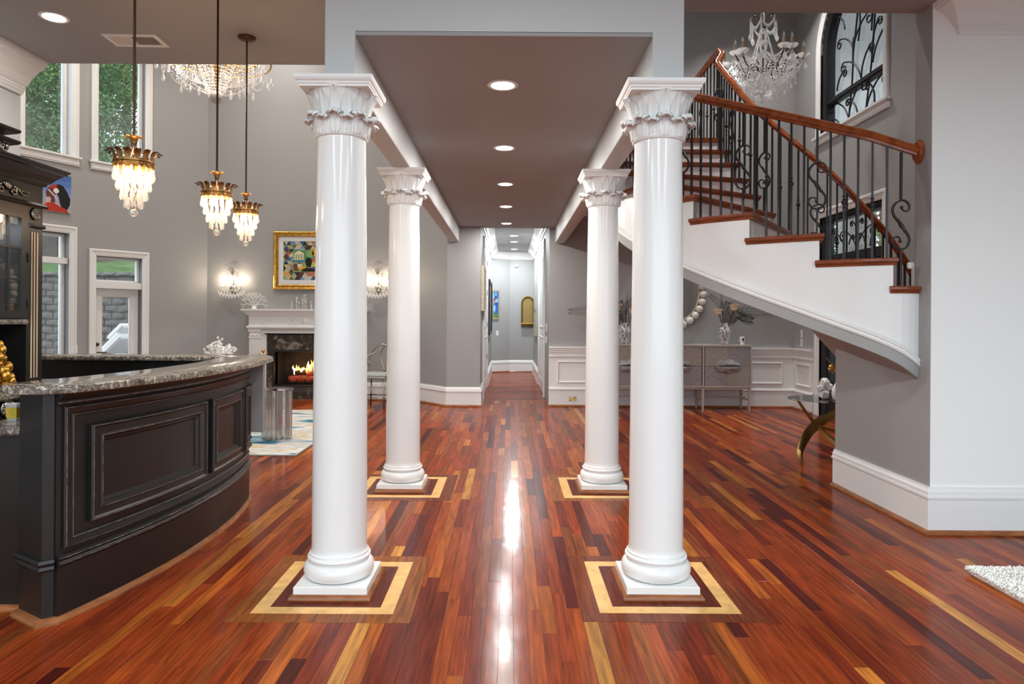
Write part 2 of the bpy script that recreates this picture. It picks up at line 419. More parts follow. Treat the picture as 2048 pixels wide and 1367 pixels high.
# living room walls
sA = lambda px, py=400: ray_s(px, P1, UA, py)
sB = lambda px, py=400: ray_s(px, P3, UB, py)
W2 = (sA(197, 240), sA(291, 240), 3.47, 5.7); D1 = (sA(192, 600), sA(284, 600), 0, 2.16)
W1 = (sB(50, 230), sB(143, 230), 3.47, 5.7); W3 = (sB(28, 600), sB(138, 600), .25, 2.43)
m = MB(); wallcells(m, P1, UA, LA+.05, .2, 0, TOP, [W2, D1]); struct('wall_bay_right', m, M['grey'], 'grey bay wall holding the patio door', 'wall')
m = MB(); wallcells(m, P3, UB, LB+.02, .2, 0, TOP, [W1, W3]); struct('wall_bay_left', m, M['grey'], 'grey bay wall holding the tall left window', 'wall')
FX, FH = -3.20, .54            # fireplace centre, half opening
m = MB(); m.box((-4.85, YF, 0), (FX-FH, YF+.2, TOP)); m.box((FX+FH, YF, 0), (-1.4, YF+.2, TOP)); m.box((FX-FH, YF, .80), (FX+FH, YF+.2, TOP)); m.box((FX-FH, YF, 0), (FX+FH, YF+.2, .21))
struct('wall_fireplace', m, M['grey'], 'grey wall behind the fireplace and framed quilt picture', 'wall')
m = MB(); a0 = Vector((-1.48, YF, 0)); a1 = Vector((-.927, 10.0, 0)); wallcells(m, a0, (a1-a0), (a1-a0).length, .12, 0, TOP, [])
m.box((-.927, 10.0, 0), (-.428, 10.12, TOP))
struct('wall_hall_corner', m, M['grey'], 'grey faceted wall left of the hallway opening', 'wall')
# hall
m = MB(); m.box((-.56, 10.12, 0), (-.428, 16.7, HC+.1)); struct('wall_hall_left', m, M['grey'], 'grey left wall of the far hallway', 'wall')
m = MB(); m.box((.603, YB+.15, 0), (.72, 16.7, HC+.1)); struct('wall_hall_right', m, M['grey'], 'grey right wall of the far hallway', 'wall')
m = MB(); m.box((.02, 16.54, 0), (1.1, 16.7, HC+.1)); m.add([(.02, 16.54, 0), (-.6, 16.2, 0), (-.6, 16.4, 0), (.02, 16.7, 0), (.02, 16.54, HC+.1), (-.6, 16.2, HC+.1), (-.6, 16.4, HC+.1), (.02, 16.7, HC+.1)],
      [(0, 1, 2, 3), (4, 5, 6, 7), (0, 1, 5, 4), (1, 2, 6, 5), (2, 3, 7, 6), (3, 0, 4, 7)])
struct('wall_hall_end', m, M['grey'], 'pale grey end wall of the far hallway', 'wall')
# ------------------------------------------------------------------ baseboards, shoe, crowns
BH = .29
bprof = [(0, 0), (.02, 0), (.02, BH-.075), (.03, BH-.07), (.03, BH-.055), (.022, BH-.05), (.022, BH-.03), (.012, BH-.012), (.01, BH), (0, BH)]
sprof = [(.02, 0), (.042, 0), (.042, .008), (.036, .02), (.02, .026)]
def baseboard(name, path, label):
    o = struct(name, MB().sweep(path, bprof), M['white'], label, 'baseboard')
    s = obj('shoe_moulding', MB().sweep(path, sprof), M['shoe'], o); return o
baseboard('baseboard_right', [(XR, 5.37, 0), (XR, YW, 0), (6.5, YW, 0)], 'tall white baseboard turning the corner of right wall')
baseboard('baseboard_hall_corner', [(a0.x, a0.y, 0), (a1.x, a1.y, 0), (-.428, 10.0, 0), (-.428, 10.75, 0)], 'white baseboard wrapping the wall left of the hallway')
baseboard('baseboard_fireplace', [(-2.3, YF, 0), (-1.48, YF, 0)], 'white baseboard right of the fireplace')
baseboard('baseboard_fireplace_left', [(P0.x, P0.y, 0), (-4.1, YF, 0)], 'white baseboard left of the fireplace')
baseboard('baseboard_hall_left', [(-.428, 12.9, 0), (-.428, 16.28, 0), (.02, 16.54, 0), (.603, 16.54, 0)], 'white baseboard at the end of hallway')
baseboard('baseboard_hall_right', [(.603, 16.54, 0), (.603, 13.2, 0)], 'white baseboard along hallway right wall')
# crown
cprof = [(0, -.195), (.018, -.195), (.024, -.18), (.03, -.175), (.03, -.165), (.036, -.16), (.036, -.15), (.05, -.14), (.075, -.10), (.115, -.06), (.14, -.045), (.15, -.045), (.15, -.035), (.165, -.03), (.165, -.012), (.175, -.01), (.175, 0), (0, 0)]
def crown(name, path, label, k=1.0):
    return struct(name, MB().sweep(path, [(a*k, b*k) for a, b in cprof]), M['white'], label, 'crown moulding')
crown('trim_1', [(2.795, YW+.05, H), (2.795, YW, H), (6.5, YW, H)], 'white crown moulding on top of the white wall')
crown('trim_2', [(XL, -3, H), (XL, YL-.01, H)], 'white crown moulding above the left wall', 1.3)
crown('trim_3', [(-.428, 10.13, HC), (-.428, 16.28, HC), (.02, 16.54, HC), (.603, 16.54, HC), (.603, 10.13, HC)], 'white crown moulding around the hallway ceiling', .9)
# wainscot on back and entrance walls
def wains(name, O, U, L, panels, label):
    Mx = frame(O, U); mb = MB(); mb.box((0, -.012, 0), (L, 0, .90), Mx)
    o = struct(name, mb, M['white'], label, 'wainscot')
    mp = lambda s, z, p: Mx @ Vector((s, -p, z))
    a = Mx @ Vector((0, -.012, 0)); b = Mx @ Vector((L, -.012, 0))
    obj('chair_rail', MB().sweep([a, b], [(0, .735), (.012, .735), (.02, .755), (.012, .765), (.012, .80), (.022, .812), (.022, .83), (.03, .842), (.03, .862), (.045, .875), (.045, .90), (0, .90)]), M['white'], o)
    obj('base', MB().sweep([a, b], [(0, 0), (.018, 0), (.018, .24), (.03, .25), (.03, .265), (.016, .285), (0, .29)]), M['white'], o)
    obj('shoe_moulding', MB().sweep([a, b], [(.018, 0), (.04, 0), (.04, .008), (.034, .02), (.018, .026)]), M['shoe'], o)
    for (s0, s1) in panels:
        obj('panel_moulding', MB().rectframe(mp, s0, s1, .355, .68, [(0, .012), (0, .024), (.008, .032), (.018, .028), (.024, .02), (.026, .012)]), M['white'], o)
    return o
wains('trim_4', (.603, YB, 0), (1, 0, 0), XE-.603, [(.13, .95), (1.05, 1.95), (2.05, 2.8), (2.95, 3.52)], 'white panelled wainscot along the back wall')
wains('trim_5', (XE, YB, 0), (0, -1, 0), YB-9.42, [(.12, .6)], 'white panelled wainscot beside the front door')
# small stair skirt block on the wall end
m = MB(); m.box((XR-.001, YW+.17, 1.5), (XR+.35, YW+.2, 1.68)); m.sweep([(XR-.02, YW+.2, 0), (XR+.35, YW+.2, 0)][::-1], [(0, 1.66), (.012, 1.66), (.02, 1.68), (.012, 1.70), (0, 1.70)])
struct('trim_6', m, M['white'], 'short white skirt board ending beside the lowest visible step', 'trim')
# ------------------------------------------------------------------ floor
m = MB(); m.box((-7, -3, -.06), (6.6, 11, -.004)); m.box((-.6, 11, -.06), (1.1, 16.9, -.004))
floor = struct('floor', m, M['subfloor'], 'glossy mixed red and amber hardwood strip floor', 'floor')
TONES = [((.30, .046, .010), 30), ((.38, .068, .012), 18), ((.20, .026, .009), 16), ((.105, .013, .009), 9), ((.44, .105, .017), 10), ((.54, .175, .028), 4), ((.25, .056, .014), 12), ((.62, .26, .05), 2)]
tl = [t for t, w in TONES for _ in range(w)]
PWID = .0615
planks = []   # x0,x1,y0,y1,tone
rg = random.Random(11)
nx = int(13.4/PWID)
for i in range(nx):
    x0 = -6.8+i*PWID; y = -3-rg.random()*1.0
    while y < 10.68:
        l = rg.choice((.35, .5, .65, .8, 1.0, 1.2, 1.5, 1.8)); y1 = min(y+l, 10.68)
        a = max(y, -3)
        if y1 > a+.02:
            c = rg.choice(tl); k = .70+.28*rg.random()
            planks.append((x0, x0+PWID, a, y1, tuple(v*k for v in c)))
        y = y1
def vis(p):
    """share of the frame a plank takes (0 when the bar or the columns hide it)"""
    x0, x1, a, b, _ = p
    cx = (x0+x1)/2
    if b < 2.35 or (cx < -1.75 and 2.7 < (a+b)/2 < 5.6) or cx < -3: return 0
    a = max(a, 2.42)
    if cx > XR and a > YW: return 0
    q = [(VX+FPX*x/y, VY+FPX*CAMH/y) for x, y in ((x0, a), (x1, a), (x1, b), (x0, b))]
    if all(u < 0 for u, v in q) or all(u > 2048 for u, v in q): return 0
    s = 0
    for k in range(4): s += q[k][0]*q[(k+1) % 4][1]-q[(k+1) % 4][0]*q[k][1]
    f_ = sum(0 < u < 2048 for u, v in q)/4
    return abs(s)/2*max(f_, .2)
planks.sort(key=vis, reverse=True)
unit = MB(); e_ = .012; ez = .001
L4 = [(0, 0, -.006), (0, 0, 0), ]
vs = []
for (ix, iy, z) in ((0, 0, -.006), (0, 0, -.0004), (.007, .0006, 0)):
    vs += [(ix-.5, iy-.5, z), (.5-ix, iy-.5, z), (.5-ix, .5-iy, z), (ix-.5, .5-iy, z)]
fs = [(8, 9, 10, 11)]
for k in range(2):
    for j in range(4): fs.append((k*4+j, k*4+(j+1) % 4, k*4+4+(j+1) % 4, k*4+4+j))
unit.add(vs, fs); ume = unit.mesh('plank', M['floor_o'])
for (x0, x1, a, b, c) in planks[:300]:
    o = bpy.data.objects.new('plank', ume); COL.objects.link(o); o.parent = floor
    o.location = ((x0+x1)/2, (a+b)/2, 0); o.scale = (x1-x0-.0006, b-a-.0006, 1); o.color = (*c, 1)
m = MB(); g = .0004
def plank_quad(m, x0, x1, a, b, c):
    m.add([(x0+g, a+g, 0), (x1-g, a+g, 0), (x1-g, b-g, 0), (x0+g, b-g, 0), (x0+g, a+g, -.004), (x1-g, a+g, -.004), (x1-g, b-g, -.004), (x0+g, b-g, -.004)],
          [(0, 1, 2, 3), (0, 4, 5, 1), (1, 5, 6, 2), (2, 6, 7, 3), (3, 7, 4, 0)], None, c)
for (x0, x1, a, b, c) in planks[300:]: plank_quad(m, x0, x1, a, b, c)
y = 10.68
while y < 16.6:
    x = -.6-rg.random()*.5
    while x < 1.05:
        l = rg.choice((.4, .6, .9, 1.2)); x2 = min(x+l, 1.08); c = tuple(.8*v for v in rg.choice(tl[:75]))
        if x2 > -.58: plank_quad(m, max(x, -.6), x2, y, y+PWID, c)
        x = x2
    y += PWID
o = obj('far_planks', m, M['floor_a'], floor); o['kind'] = 'stuff'
# inlays round the columns
COLS = [(-.828, 3.30), (.735, 3.325), (-.822, 5.235), (.733, 5.25)]
def mitre_boards(cx, cy, ro, ri, z, mt, tone=None):
    q = [(-1, -1), (1, -1), (1, 1), (-1, 1)]
    for k in range(4):
        a, b = q[k], q[(k+1) % 4]
        mb = MB(); mb.prism([(a[0]*ro, a[1]*ro), (b[0]*ro, b[1]*ro), (b[0]*ri, b[1]*ri), (a[0]*ri, a[1]*ri)], 0, z)
        o = obj('inlay_board', mb, mt, floor); o.location = (cx, cy, 0)
        if tone: o.color = (*tone, 1)
for (cx, cy) in COLS:
    mitre_boards(cx, cy, .405, .3195, .0008, M['floor_o'], rg.choice([(.24, .06, .016), (.18, .04, .014), (.27, .08, .018)]))
    mitre_boards(cx, cy, .3185, .2515, .0012, M['maple'])
    mitre_boards(cx, cy, .2505, .15, .0009, M['floor_o'], (.13, .022, .011))
def catmull(pts, n=6, closed=False):
    pts = [Vector(p) for p in pts]; out = []; N = len(pts)
    for i in range(N-1):
        p0, p1, p2, p3 = pts[max(i-1, 0)], pts[i], pts[i+1], pts[min(i+2, N-1)]
        for k in range(n):
            t = k/n
            out.append(.5*((2*p1)+(p2-p0)*t+(2*p0-5*p1+4*p2-p3)*t*t+(3*p1-p0-3*p2+p3)*t**3))
    out.append(pts[-1]); return out
# ------------------------------------------------------------------ columns
def bell_r(t): return .116+.048*t**2.4
def grid_solid(fn, nu, nv, th):
    mb = MB(); F = [[fn(-1+2*i/nu, j/nv, 0) for i in range(nu+1)] for j in range(nv+1)]
    B = [[fn(-1+2*i/nu, j/nv, th) for i in range(nu+1)] for j in range(nv+1)]
    n = nu+1; vs = [p for r in F for p in r]+[p for r in B for p in r]; o = n*(nv+1); fs = []
    for j in range(nv):
        for i in range(nu):
            a = j*n+i; fs.append((a, a+1, a+n+1, a+n)); fs.append((o+a, o+a+n, o+a+n+1, o+a+1))
    for i in range(nu): fs.append((i, o+i, o+i+1, i+1)); k = nv*n; fs.append((k+i, k+i+1, o+k+i+1, o+k+i))
    for j in range(nv): a = j*n; fs.append((a, a+n, o+a+n, o+a)); a += nu; fs.append((a, o+a, o+a+n, a+n))
    return mb.add(vs, fs)
def ac_leaf(u, v, back):
    w = .050*(.72+.30*math.sin(PI*min(1, v*1.15)))*(1+.13*math.cos(v*6*2*PI)*(abs(u)**3))*(1 if v < .74 else math.sqrt(max(.04, 1-((v-.74)/.27)**2*.9)))
    lob = .0055*math.cos(u*5*PI)*(1-abs(u)*.25)
    if v < .72: r = .122+.02*v; z = .115*v
    else:
        a = (v-.72)/.28*PI*.95; r = .1364+.021*(1-math.cos(a)); z = .083+.022*math.sin(a)
    r += lob+.006*(1-u*u)-back*.006
    ang = u*w/.135
    return Vector((r*math.cos(ang), r*math.sin(ang), z-.012*abs(u)**2*(v > .5)*v+.005*math.cos(u*7*PI)*(v > .6)))
def up_leaf(u, v, back):
    hw = 1 if v < .5 else math.cos((v-.5)/.5*PI/2*.96)
    ang = u*(PI/16)*.97*max(.05, hw)
    r = bell_r(v)+.003+.008*abs(u)**4+.004*math.cos(u*4*PI)*(1-abs(u)**4)+.003*(v > .93)-back*.006
    return Vector((r*math.cos(ang), r*math.sin(ang), .205*v))
CLX = ['near left', 'near right', 'far left', 'far right']
def make_column(label):
    t = thing('column', label, 'column', (0, 0, 0), 0, 'white columns in two rows')
    obj('shoe_moulding', MB().sweep([(-.172, -.172, 0), (-.172, .172, 0), (.172, .172, 0), (.172, -.172, 0)], [(0, 0), (0, .024), (-.008, .024), (-.016, .016), (-.019, .006), (-.019, 0)], True), M['shoe'], t)
    obj('plinth', MB().cbox((-.172, -.172, 0), (.172, .172, .058), .003), M['colwhite'], t)
    pr = [(.145, .058)]
    for k in range(13): a = -PI/2+PI*k/12; pr.append((.137+.032*math.cos(a), .099+.041*math.sin(a)))
    pr += [(.146, .141), (.146, .147)]
    for k in range(7): a = -PI/2+PI*k/6; pr.append((.142+.010*math.cos(a), .157+.010*math.sin(a)))
    pr += [(.142, .170), (.140, .178)]
    for k in range(5): a = PI/2*k/4; pr.append((.132+.010*(1-math.sin(a)), .178+.03*(1-math.cos(a))))
    obj('base', MB().lathe(pr, 48), M['colwhite'], t, 50)
    pr = []
    for k in range(13): s = k/12; pr.append((.132-.0165*s**1.7, .205+1.995*s))
    obj('shaft', MB().lathe(pr, 56), M['colwhite'], t, 40)
    pr = [(.113, 2.185), (.124, 2.19), (.127, 2.198), (.124, 2.206), (.116, 2.21)]+[(bell_r(k/10), 2.20+.205*k/10) for k in range(1, 11)]+[(.168, 2.408), (.168, 2.413), (.12, 2.413)]
    bell = obj('capital', MB().lathe(pr, 48), M['plaster'], t, 40)
    lm = grid_solid(up_leaf, 10, 12, 1).mesh('leaf', M['plaster'], True)
    for k in range(16): meshobj('leaf', lm, bell, T((0, 0, 2.203)) @ RZ(k*PI/8))
    am = grid_solid(ac_leaf, 16, 16, 1).mesh('acanthus_leaf', M['plaster'], True)
    for k in range(8): meshobj('acanthus_leaf', am, bell, T((0, 0, 2.196)) @ RZ(k*PI/4))
    for k in range(8): meshobj('acanthus_leaf', am, bell, T((0, 0, 2.194)) @ RZ(k*PI/4+PI/8) @ SC(.965, .965, .80))
    h = .182
    prof = [(0, .052), (.0, .036), (-.006, .026), (-.012, .022), (-.012, .016), (-.016, .010), (-.018, .008), (-.018, 0), (-.1, 0), (-.1, .052)]
    mb = MB()
    loops = []
    for a, b in prof[:8]:
        q = h+a; loops.append([(-q, -q, 2.401+b), (q, -q, 2.401+b), (q, q, 2.401+b), (-q, q, 2.401+b)])
    vs = [p for l in loops for p in l]; fs = [(0, 1, 2, 3), (28, 31, 30, 29)]
    for k in range(7):
        for j in range(4): fs.append((k*4+j, k*4+(j+1) % 4, k*4+4+(j+1) % 4, k*4+4+j))
    mb.add(vs, fs)
    obj('abacus', mb, M['plaster'], t)
    return t
col0 = make_column('')
LBL = ['white capital-topped column nearest the curved black bar', 'white capital-topped column in front of the stair, nearest camera on the right',
       'smaller far white column on the left, before the wall left of hallway', 'smaller far white column on the right, before the panelled back wall']
for k, (cx, cy) in enumerate(COLS):
    o = col0 if k == 0 else copy_tree(col0)
    o.location = (cx, cy, .0012); o['label'] = LBL[k]
# ------------------------------------------------------------------ recessed lights, then added unseen fill lights
M['lens'] = emis('lit_lamp_lens', (1, .97, .93), 14)
def lamp(name, parent, loc, power, col=(1, .93, .84), size=.1, kind='AREA'):
    d = bpy.data.lights.new(name, kind); d.energy = power; d.color = col
    if kind == 'AREA': d.shape = 'DISK'; d.size = size
    else: d.shadow_soft_size = size
    o = bpy.data.objects.new(name, d); COL.objects.link(o); o.location = loc
    if parent: o.parent = parent
    return o
ringm = MB().lathe([(.066, 0), (.068, -.004), (.082, -.006), (.09, -.002), (.09, 0)], 28, None, False).mesh('trim_ring', M['white'], True)
lensm = MB().lathe([(.001, -.003), (.067, -.003), (.067, 0)], 28).mesh('lens', M['lens'])
def can(loc, label, power, col=(1, .95, .88), s=1.0, spread=PI):
    t = thing('recessed_light', label, 'ceiling light', loc, 0, 'recessed ceiling lights'); t.scale = (s, s, s)
    meshobj('trim_ring', ringm, t); meshobj('lens', lensm, t)
    lamp('downlight', t, (0, 0, -.012), power, col, .12).data.spread = spread; return t
cy = [3.915, 5.354, 6.80, 8.16, 9.615]
od = ['first', 'second', 'third', 'fourth', 'fifth']
for k, y in enumerate(cy): can((-.045, y, CZ), 'recessed light in corridor ceiling, %s from the front' % od[k], 17, (1, .97, .93))
for k, (y, x) in enumerate(((13.15, .085), (14.18, .1), (15.7, .115))): can((x, y, HC), 'recessed light in far hallway ceiling, %s from the front' % od[k], 27, (.92, .98, 1))
can((-3.02, 4.43, H), 'recessed light in grey ceiling above the black hutch', 18)
for j, y in enumerate((1.3, -.6, -2.2)):
    for k, x in enumerate((-2.6, 0, 2.6)): can((x, y, H), 'added fill light in near ceiling out of view, %s row, %s' % (('front', 'middle', 'rear')[j], ('left', 'centre', 'right')[k]), 21, (.86, .96, 1))  # unseen lamps added to brighten the faces turned to the camera
for k, (x, y) in enumerate(((2.0, 8.7), (3.5, 9.0), (1.9, 5.6), (3.5, 5.4))): can((x, y, TOP), 'added unseen fill light in high stair hall ceiling, ' + ['back left', 'back right', 'front left', 'front right'][k], 22, (1, .96, .92), 1.0, math.radians(105))  # unseen lamps added to brighten the stair hall
for k, (x, y) in enumerate(((-5.2, 8.2), (-1.9, 8.4), (-3.6, 9.8), (-3.6, 6.4))): can((x, y, TOP), 'added unseen fill light in high living room ceiling, ' + ['left', 'right', 'back', 'front'][k], 22, (1, .95, .9), 1.0, math.radians(120))  # unseen lamps added to brighten the living room walls
# ------------------------------------------------------------------ staircase
RIS = .18
def zt(t): return 1.54+RIS*(t-1)
CX, CY, RI = 2.98, 6.45, .84
OUT = {-7: (4.25, 6.15), -6: (4.25, 5.86), -5: (4.25, 5.54), -4: (4.25, 5.13), -3: (4.14, 4.70), -2: (3.80, 4.52), -1: (3.44, 4.41), 0: (3.05, 4.37), 1: (2.72, 4.31), 2: (2.45, 4.275), 3: (2.08, 4.50), 4: (1.707, 4.768), 5: (1.388, 5.067), 6: (1.165, 5.44), 7: (1.01, 5.87), 8: (.955, 6.30), 9: (.95, 6.55), 10: (.95, 6.80), 11: (.95, 7.05)}
def outer(t):
    i = max(-7, min(10, math.floor(t))); f = t-i
    g = lambda k: Vector((*OUT[max(-7, min(11, k))], 0))
    p0, p1, p2, p3 = g(i-1), g(i), g(i+1), g(i+2)
    return .5*((2*p1)+(p2-p0)*f+(2*p0-5*p1+4*p2-p3)*f*f+(3*p1-p0-3*p2+p3)*f**3)
def inner(t):
    if t <= 8: a = math.radians(40+10.5*(t-4)); return Vector((CX-RI*math.sin(a), CY-RI*math.cos(a), 0))
    return Vector((2.148, 6.333+.235*(t-8), 0))
stair = thing('staircase', 'curved staircase with red wood treads, white stringer and black iron balusters', 'staircase')
stair['kind'] = 'thing'
def edge(fn, t0, t1, n=6): return [fn(t0+(t1-t0)*k/n) for k in range(n+1)]
def offs(p, q, d): v = (p-q); return p+v.normalized()*d
K0, K1 = -7, 10
for k in range(K0, K1+1):
    z = zt(k); t1 = k+1.06 if k < K1 else k+.25
    # tread: nosing overhang at front, outer and inner sides
    N = 7; A = []; B = []
    for j in range(N+1):
        t = k-.07+(t1-k+.07)*j/N
        o_, i_ = outer(t), inner(t); A.append(offs(o_, i_, .028)); B.append(offs(i_, o_, .028))
    poly = A+B[::-1]
    mb = MB()
    def shrink(ps, d):
        c = sum(ps, Vector())/len(ps); return [p+(c-p).normalized()*d for p in ps]
    layers = [(shrink(poly, .02), z-.046), (shrink(poly, .016), z-.032), (shrink(poly, .006), z-.028), (poly, z-.02), (poly, z-.008), (shrink(poly, .006), z)]
    n = len(poly); vs = [(p.x, p.y, zz) for ps, zz in layers for p in ps]; m_ = len(layers)
    fs = []
    for a in range(m_-1):
        for j in range(n): fs.append((a*n+j, a*n+(j+1) % n, (a+1)*n+(j+1) % n, (a+1)*n+j))
    h_ = N+1
    for j in range(N):
        for a, flip in ((0, True), ((m_-1)*n, False)):
            q = (a+j, a+j+1, a+n-2-j, a+n-1-j); fs.append(q[::-1] if flip else q)
    mb.add(vs, fs); obj('tread', mb, M['tread'], stair)
    # riser
    zb = z-RIS if k > K0 else 0
    a, b = outer(k), inner(k); d = (inner(k+.08)-a).normalized()
    a2, b2 = outer(k+.05), inner(k+.08)
    mb = MB(); mb.add([(a.x, a.y, zb), (b.x, b.y, zb), (b2.x, b2.y, zb), (a2.x, a2.y, zb), (a.x, a.y, z-.03), (b.x, b.y, z-.03), (b2.x, b2.y, z-.03), (a2.x, a2.y, z-.03)],
        [(0, 1, 2, 3), (4, 5, 6, 7), (0, 1, 5, 4), (1, 2, 6, 5), (2, 3, 7, 6), (3, 0, 4, 7)])
    obj('riser', mb, M['white'], stair)
def zb_(t): return max(0.0, zt(t)-.56)
def stringer(fn, other, label):
    mb = MB()
    for k in range(K0, K1+1):
        n = 6
        for j in range(n):
            ta, tb = k+j/n, k+(j+1)/n
            p, q = fn(ta), fn(tb); pi_, qi = offs(p, other(ta), -.05), offs(q, other(tb), -.05); zt_ = zt(k)-.03
            z0, z1 = zb_(ta), zb_(tb)
            mb.add([(p.x, p.y, z0), (q.x, q.y, z1), (qi.x, qi.y, z1), (pi_.x, pi_.y, z0), (p.x, p.y, zt_), (q.x, q.y, zt_), (qi.x, qi.y, zt_), (pi_.x, pi_.y, zt_)],
                   [(0, 1, 5, 4), (2, 3, 7, 6), (4, 5, 6, 7), (0, 3, 2, 1)] + ([(3, 0, 4, 7)] if j == 0 else []) + ([(1, 2, 6, 5)] if j == n-1 else []))
    return obj('stringer', mb, M['white'], stair, 30)
stringer(outer, inner, ''); stringer(inner, outer, '')
TS = [1.3+(11-1.3)*k/60 for k in range(61)]
pth = [outer(t)+Vector((0, 0, zb_(t))) for t in TS]
# travel runs right to left, so the room side lies to the left (negative a)
obj('stringer_moulding', MB().sweep(pth, [(.01, -.02), (-.014, -.02), (-.02, -.008), (-.012, .0), (-.012, .008), (-.02, .016), (-.02, .026), (-.008, .036), (.01, .036)]), M['white'], stair, 30)
obj('lower_band', MB().sweep(pth, [(.03, -.10), (-.002, -.10), (-.006, -.096), (-.006, -.016), (.03, -.016)]), M['grey'], stair, 30)
rows = []
for t in [-6+17*k/80 for k in range(81)]:
    a, b = outer(t), inner(t); zz = max(.0, zb_(t)-.09); rows.append([a.lerp(b, j/6)+Vector((0, 0, zz)) for j in range(7)])
mb = MB().surf(rows); mb.surf([[p+Vector((0, 0, .03)) for p in r] for r in rows]); obj('soffit', mb, M['grey'], stair, True)
mb = MB(); mb.box((BX3+.001, 6.95, 2.86), (2.15, YB, 3.13)); obj('landing', mb, M['white'], stair)
# handrails
def rise(t, inn):
    return .75 if not inn else (.82 if t < 2 else .82-.01*(t-2) if t < 8 else .76)
hprof = [(-.018, -.038), (.018, -.038), (.02, -.022), (.029, -.016), (.032, -.006), (.028, .004), (.026, .008), (.022, .022), (.01, .03), (-.01, .03), (-.022, .022), (-.026, .008), (-.028, .004), (-.032, -.006), (-.029, -.016), (-.02, -.022)]
rp = [Vector((XR-.002, 4.285, 2.405))]
for k in range(1, 61):
    t = 2.15+(10-2.15)*k/60; p = offs(outer(t), inner(t), -.05); rp.append(p+Vector((0, 0, zt(t)+rise(t, False))))
rp += [Vector((1.0, 7.1, 4.14)), Vector((1.0, 10.0, 4.14))]
obj('handrail', MB().sweep(rp, hprof), M['rail'], stair, 40)
ros = MB().lathe([(.001, 0), (.052, 0), (.056, .004), (.056, .012), (.046, .018), (.044, .024), (.001, .024)], 28, T((XR-.001, 4.285, 2.40)) @ RY(-PI/2) @ SC(1.35, 1, 1))
obj('rosette', ros, M['rail'], stair, 40)
ip = []
for k in range(91):
    t = -3.2+13.2*k/90; p = offs(inner(t), outer(t), -.05); ip.append(p+Vector((0, 0, zt(t)+rise(t, True))))
ip += [Vector((2.198, 6.95, 4.07)), Vector((2.198, 7.06, 4.15)), Vector((2.198, 7.3, 4.16)), Vector((2.198, 10.0, 4.16))]
obj('handrail', MB().sweep(ip, hprof), M['rail'], stair, 40)
# balusters
kn = MB().lathe([(.007, -.045), (.012, -.042), (.013, -.037), (.008, -.033), (.009, -.02), (.017, -.008), (.018, 0), (.012, .012), (.009, .02), (.008, .033), (.013, .037), (.012, .042), (.007, .045)], 10).mesh('knuckle', M['iron'], True)
q_ = .000835
SP = [(5, 133), (18, 110), (45, 105), (63, 128), (58, 160), (30, 185), (0, 187), (-35, 172), (-60, 135), (-62, 95), (-40, 50), (-5, 10), (20, -30), (50, -72), (65, -110), (55, -155), (25, -183), (-10, -186), (-45, -168), (-65, -130), (-55, -102), (-30, -92), (-8, -105), (-5, -128)]
sp3 = catmull([(x*q_, 0, z*q_) for x, z in SP], 3)
sm = MB().tube(sp3, [.0055+.003*math.sin(PI*k/(len(sp3)-1)) for k in range(len(sp3))], 6)
for e in (sp3[0], sp3[-1]): sm.sphere(e, .011, 8, 5)
c0 = Vector((3*q_, 0, -5*q_)); sm.lathe([(.006, -.05), (.011, -.047), (.011, -.04), (.008, -.036), (.014, 0), (.008, .036), (.011, .04), (.011, .047), (.006, .05)], 8, T(c0) @ RY(math.radians(-33)))
smesh = sm.mesh('scroll', M['iron'], True)
def baluster(p, z0, z1, kind, ang):
    mb = MB(); w = .0068
    mid = z0+(z1-z0)*.46
    if kind == 'S':
        hh = .155; mb.box((-w, -w, 0), (w, w, mid-hh-z0))
    else: mb.box((-w, -w, 0), (w, w, z1-z0))
    o = obj('baluster', mb, M['iron'], stair); o.matrix_basis = T((p.x, p.y, z0)) @ RZ(ang)
    if kind == 'K': meshobj('knuckle', kn, o, T((0, 0, mid-z0)))
    if kind == 'S': obj('upper_bar', MB().box((-w, -w, mid+hh-z0), (w, w, z1-z0)), M['iron'], o)
    if kind == 'S': meshobj('scroll', smesh, o, T((0, 0, mid-z0)))
def arc_positions(fn, other, t0, t1, step, first):
    pts = [fn(t0+(t1-t0)*k/400) for k in range(401)]; acc = first; out = []; s = 0
    for k in range(400):
        d = (pts[k+1]-pts[k]).length
        while acc <= s+d and d > 0:
            t = t0+(t1-t0)*(k+(acc-s)/d)/400; out.append(t); acc += step
        s += d
    return out
PAT = 'SPKPKP'
f_o = lambda t: offs(outer(t), inner(t), -.05); f_i = lambda t: offs(inner(t), outer(t), -.05)
for n, t in enumerate(arc_positions(f_o, inner, 1.72, 10, .083, .02)):
    p = f_o(t); d = f_o(t+.05)-f_o(t-.05); baluster(p, zt(math.floor(t+.07)), zt(t)+rise(t, False)-.03, PAT[n % 6], math.atan2(d.y, d.x)+PI)
for n, t in enumerate(arc_positions(f_i, outer, -3.0, 10, .075, .02)):
    p = f_i(t); d = f_i(t+.05)-f_i(t-.05); baluster(p, zt(math.floor(t+.07)), zt(t)+rise(t, True)-.03, PAT[n % 6], math.atan2(d.y, d.x)+PI)
for n in range(24):
    y = 6.98+n*.125; baluster(Vector((2.198, y, 0)), 3.13, 4.13 if n else 4.06, PAT[n % 6], PI/2)
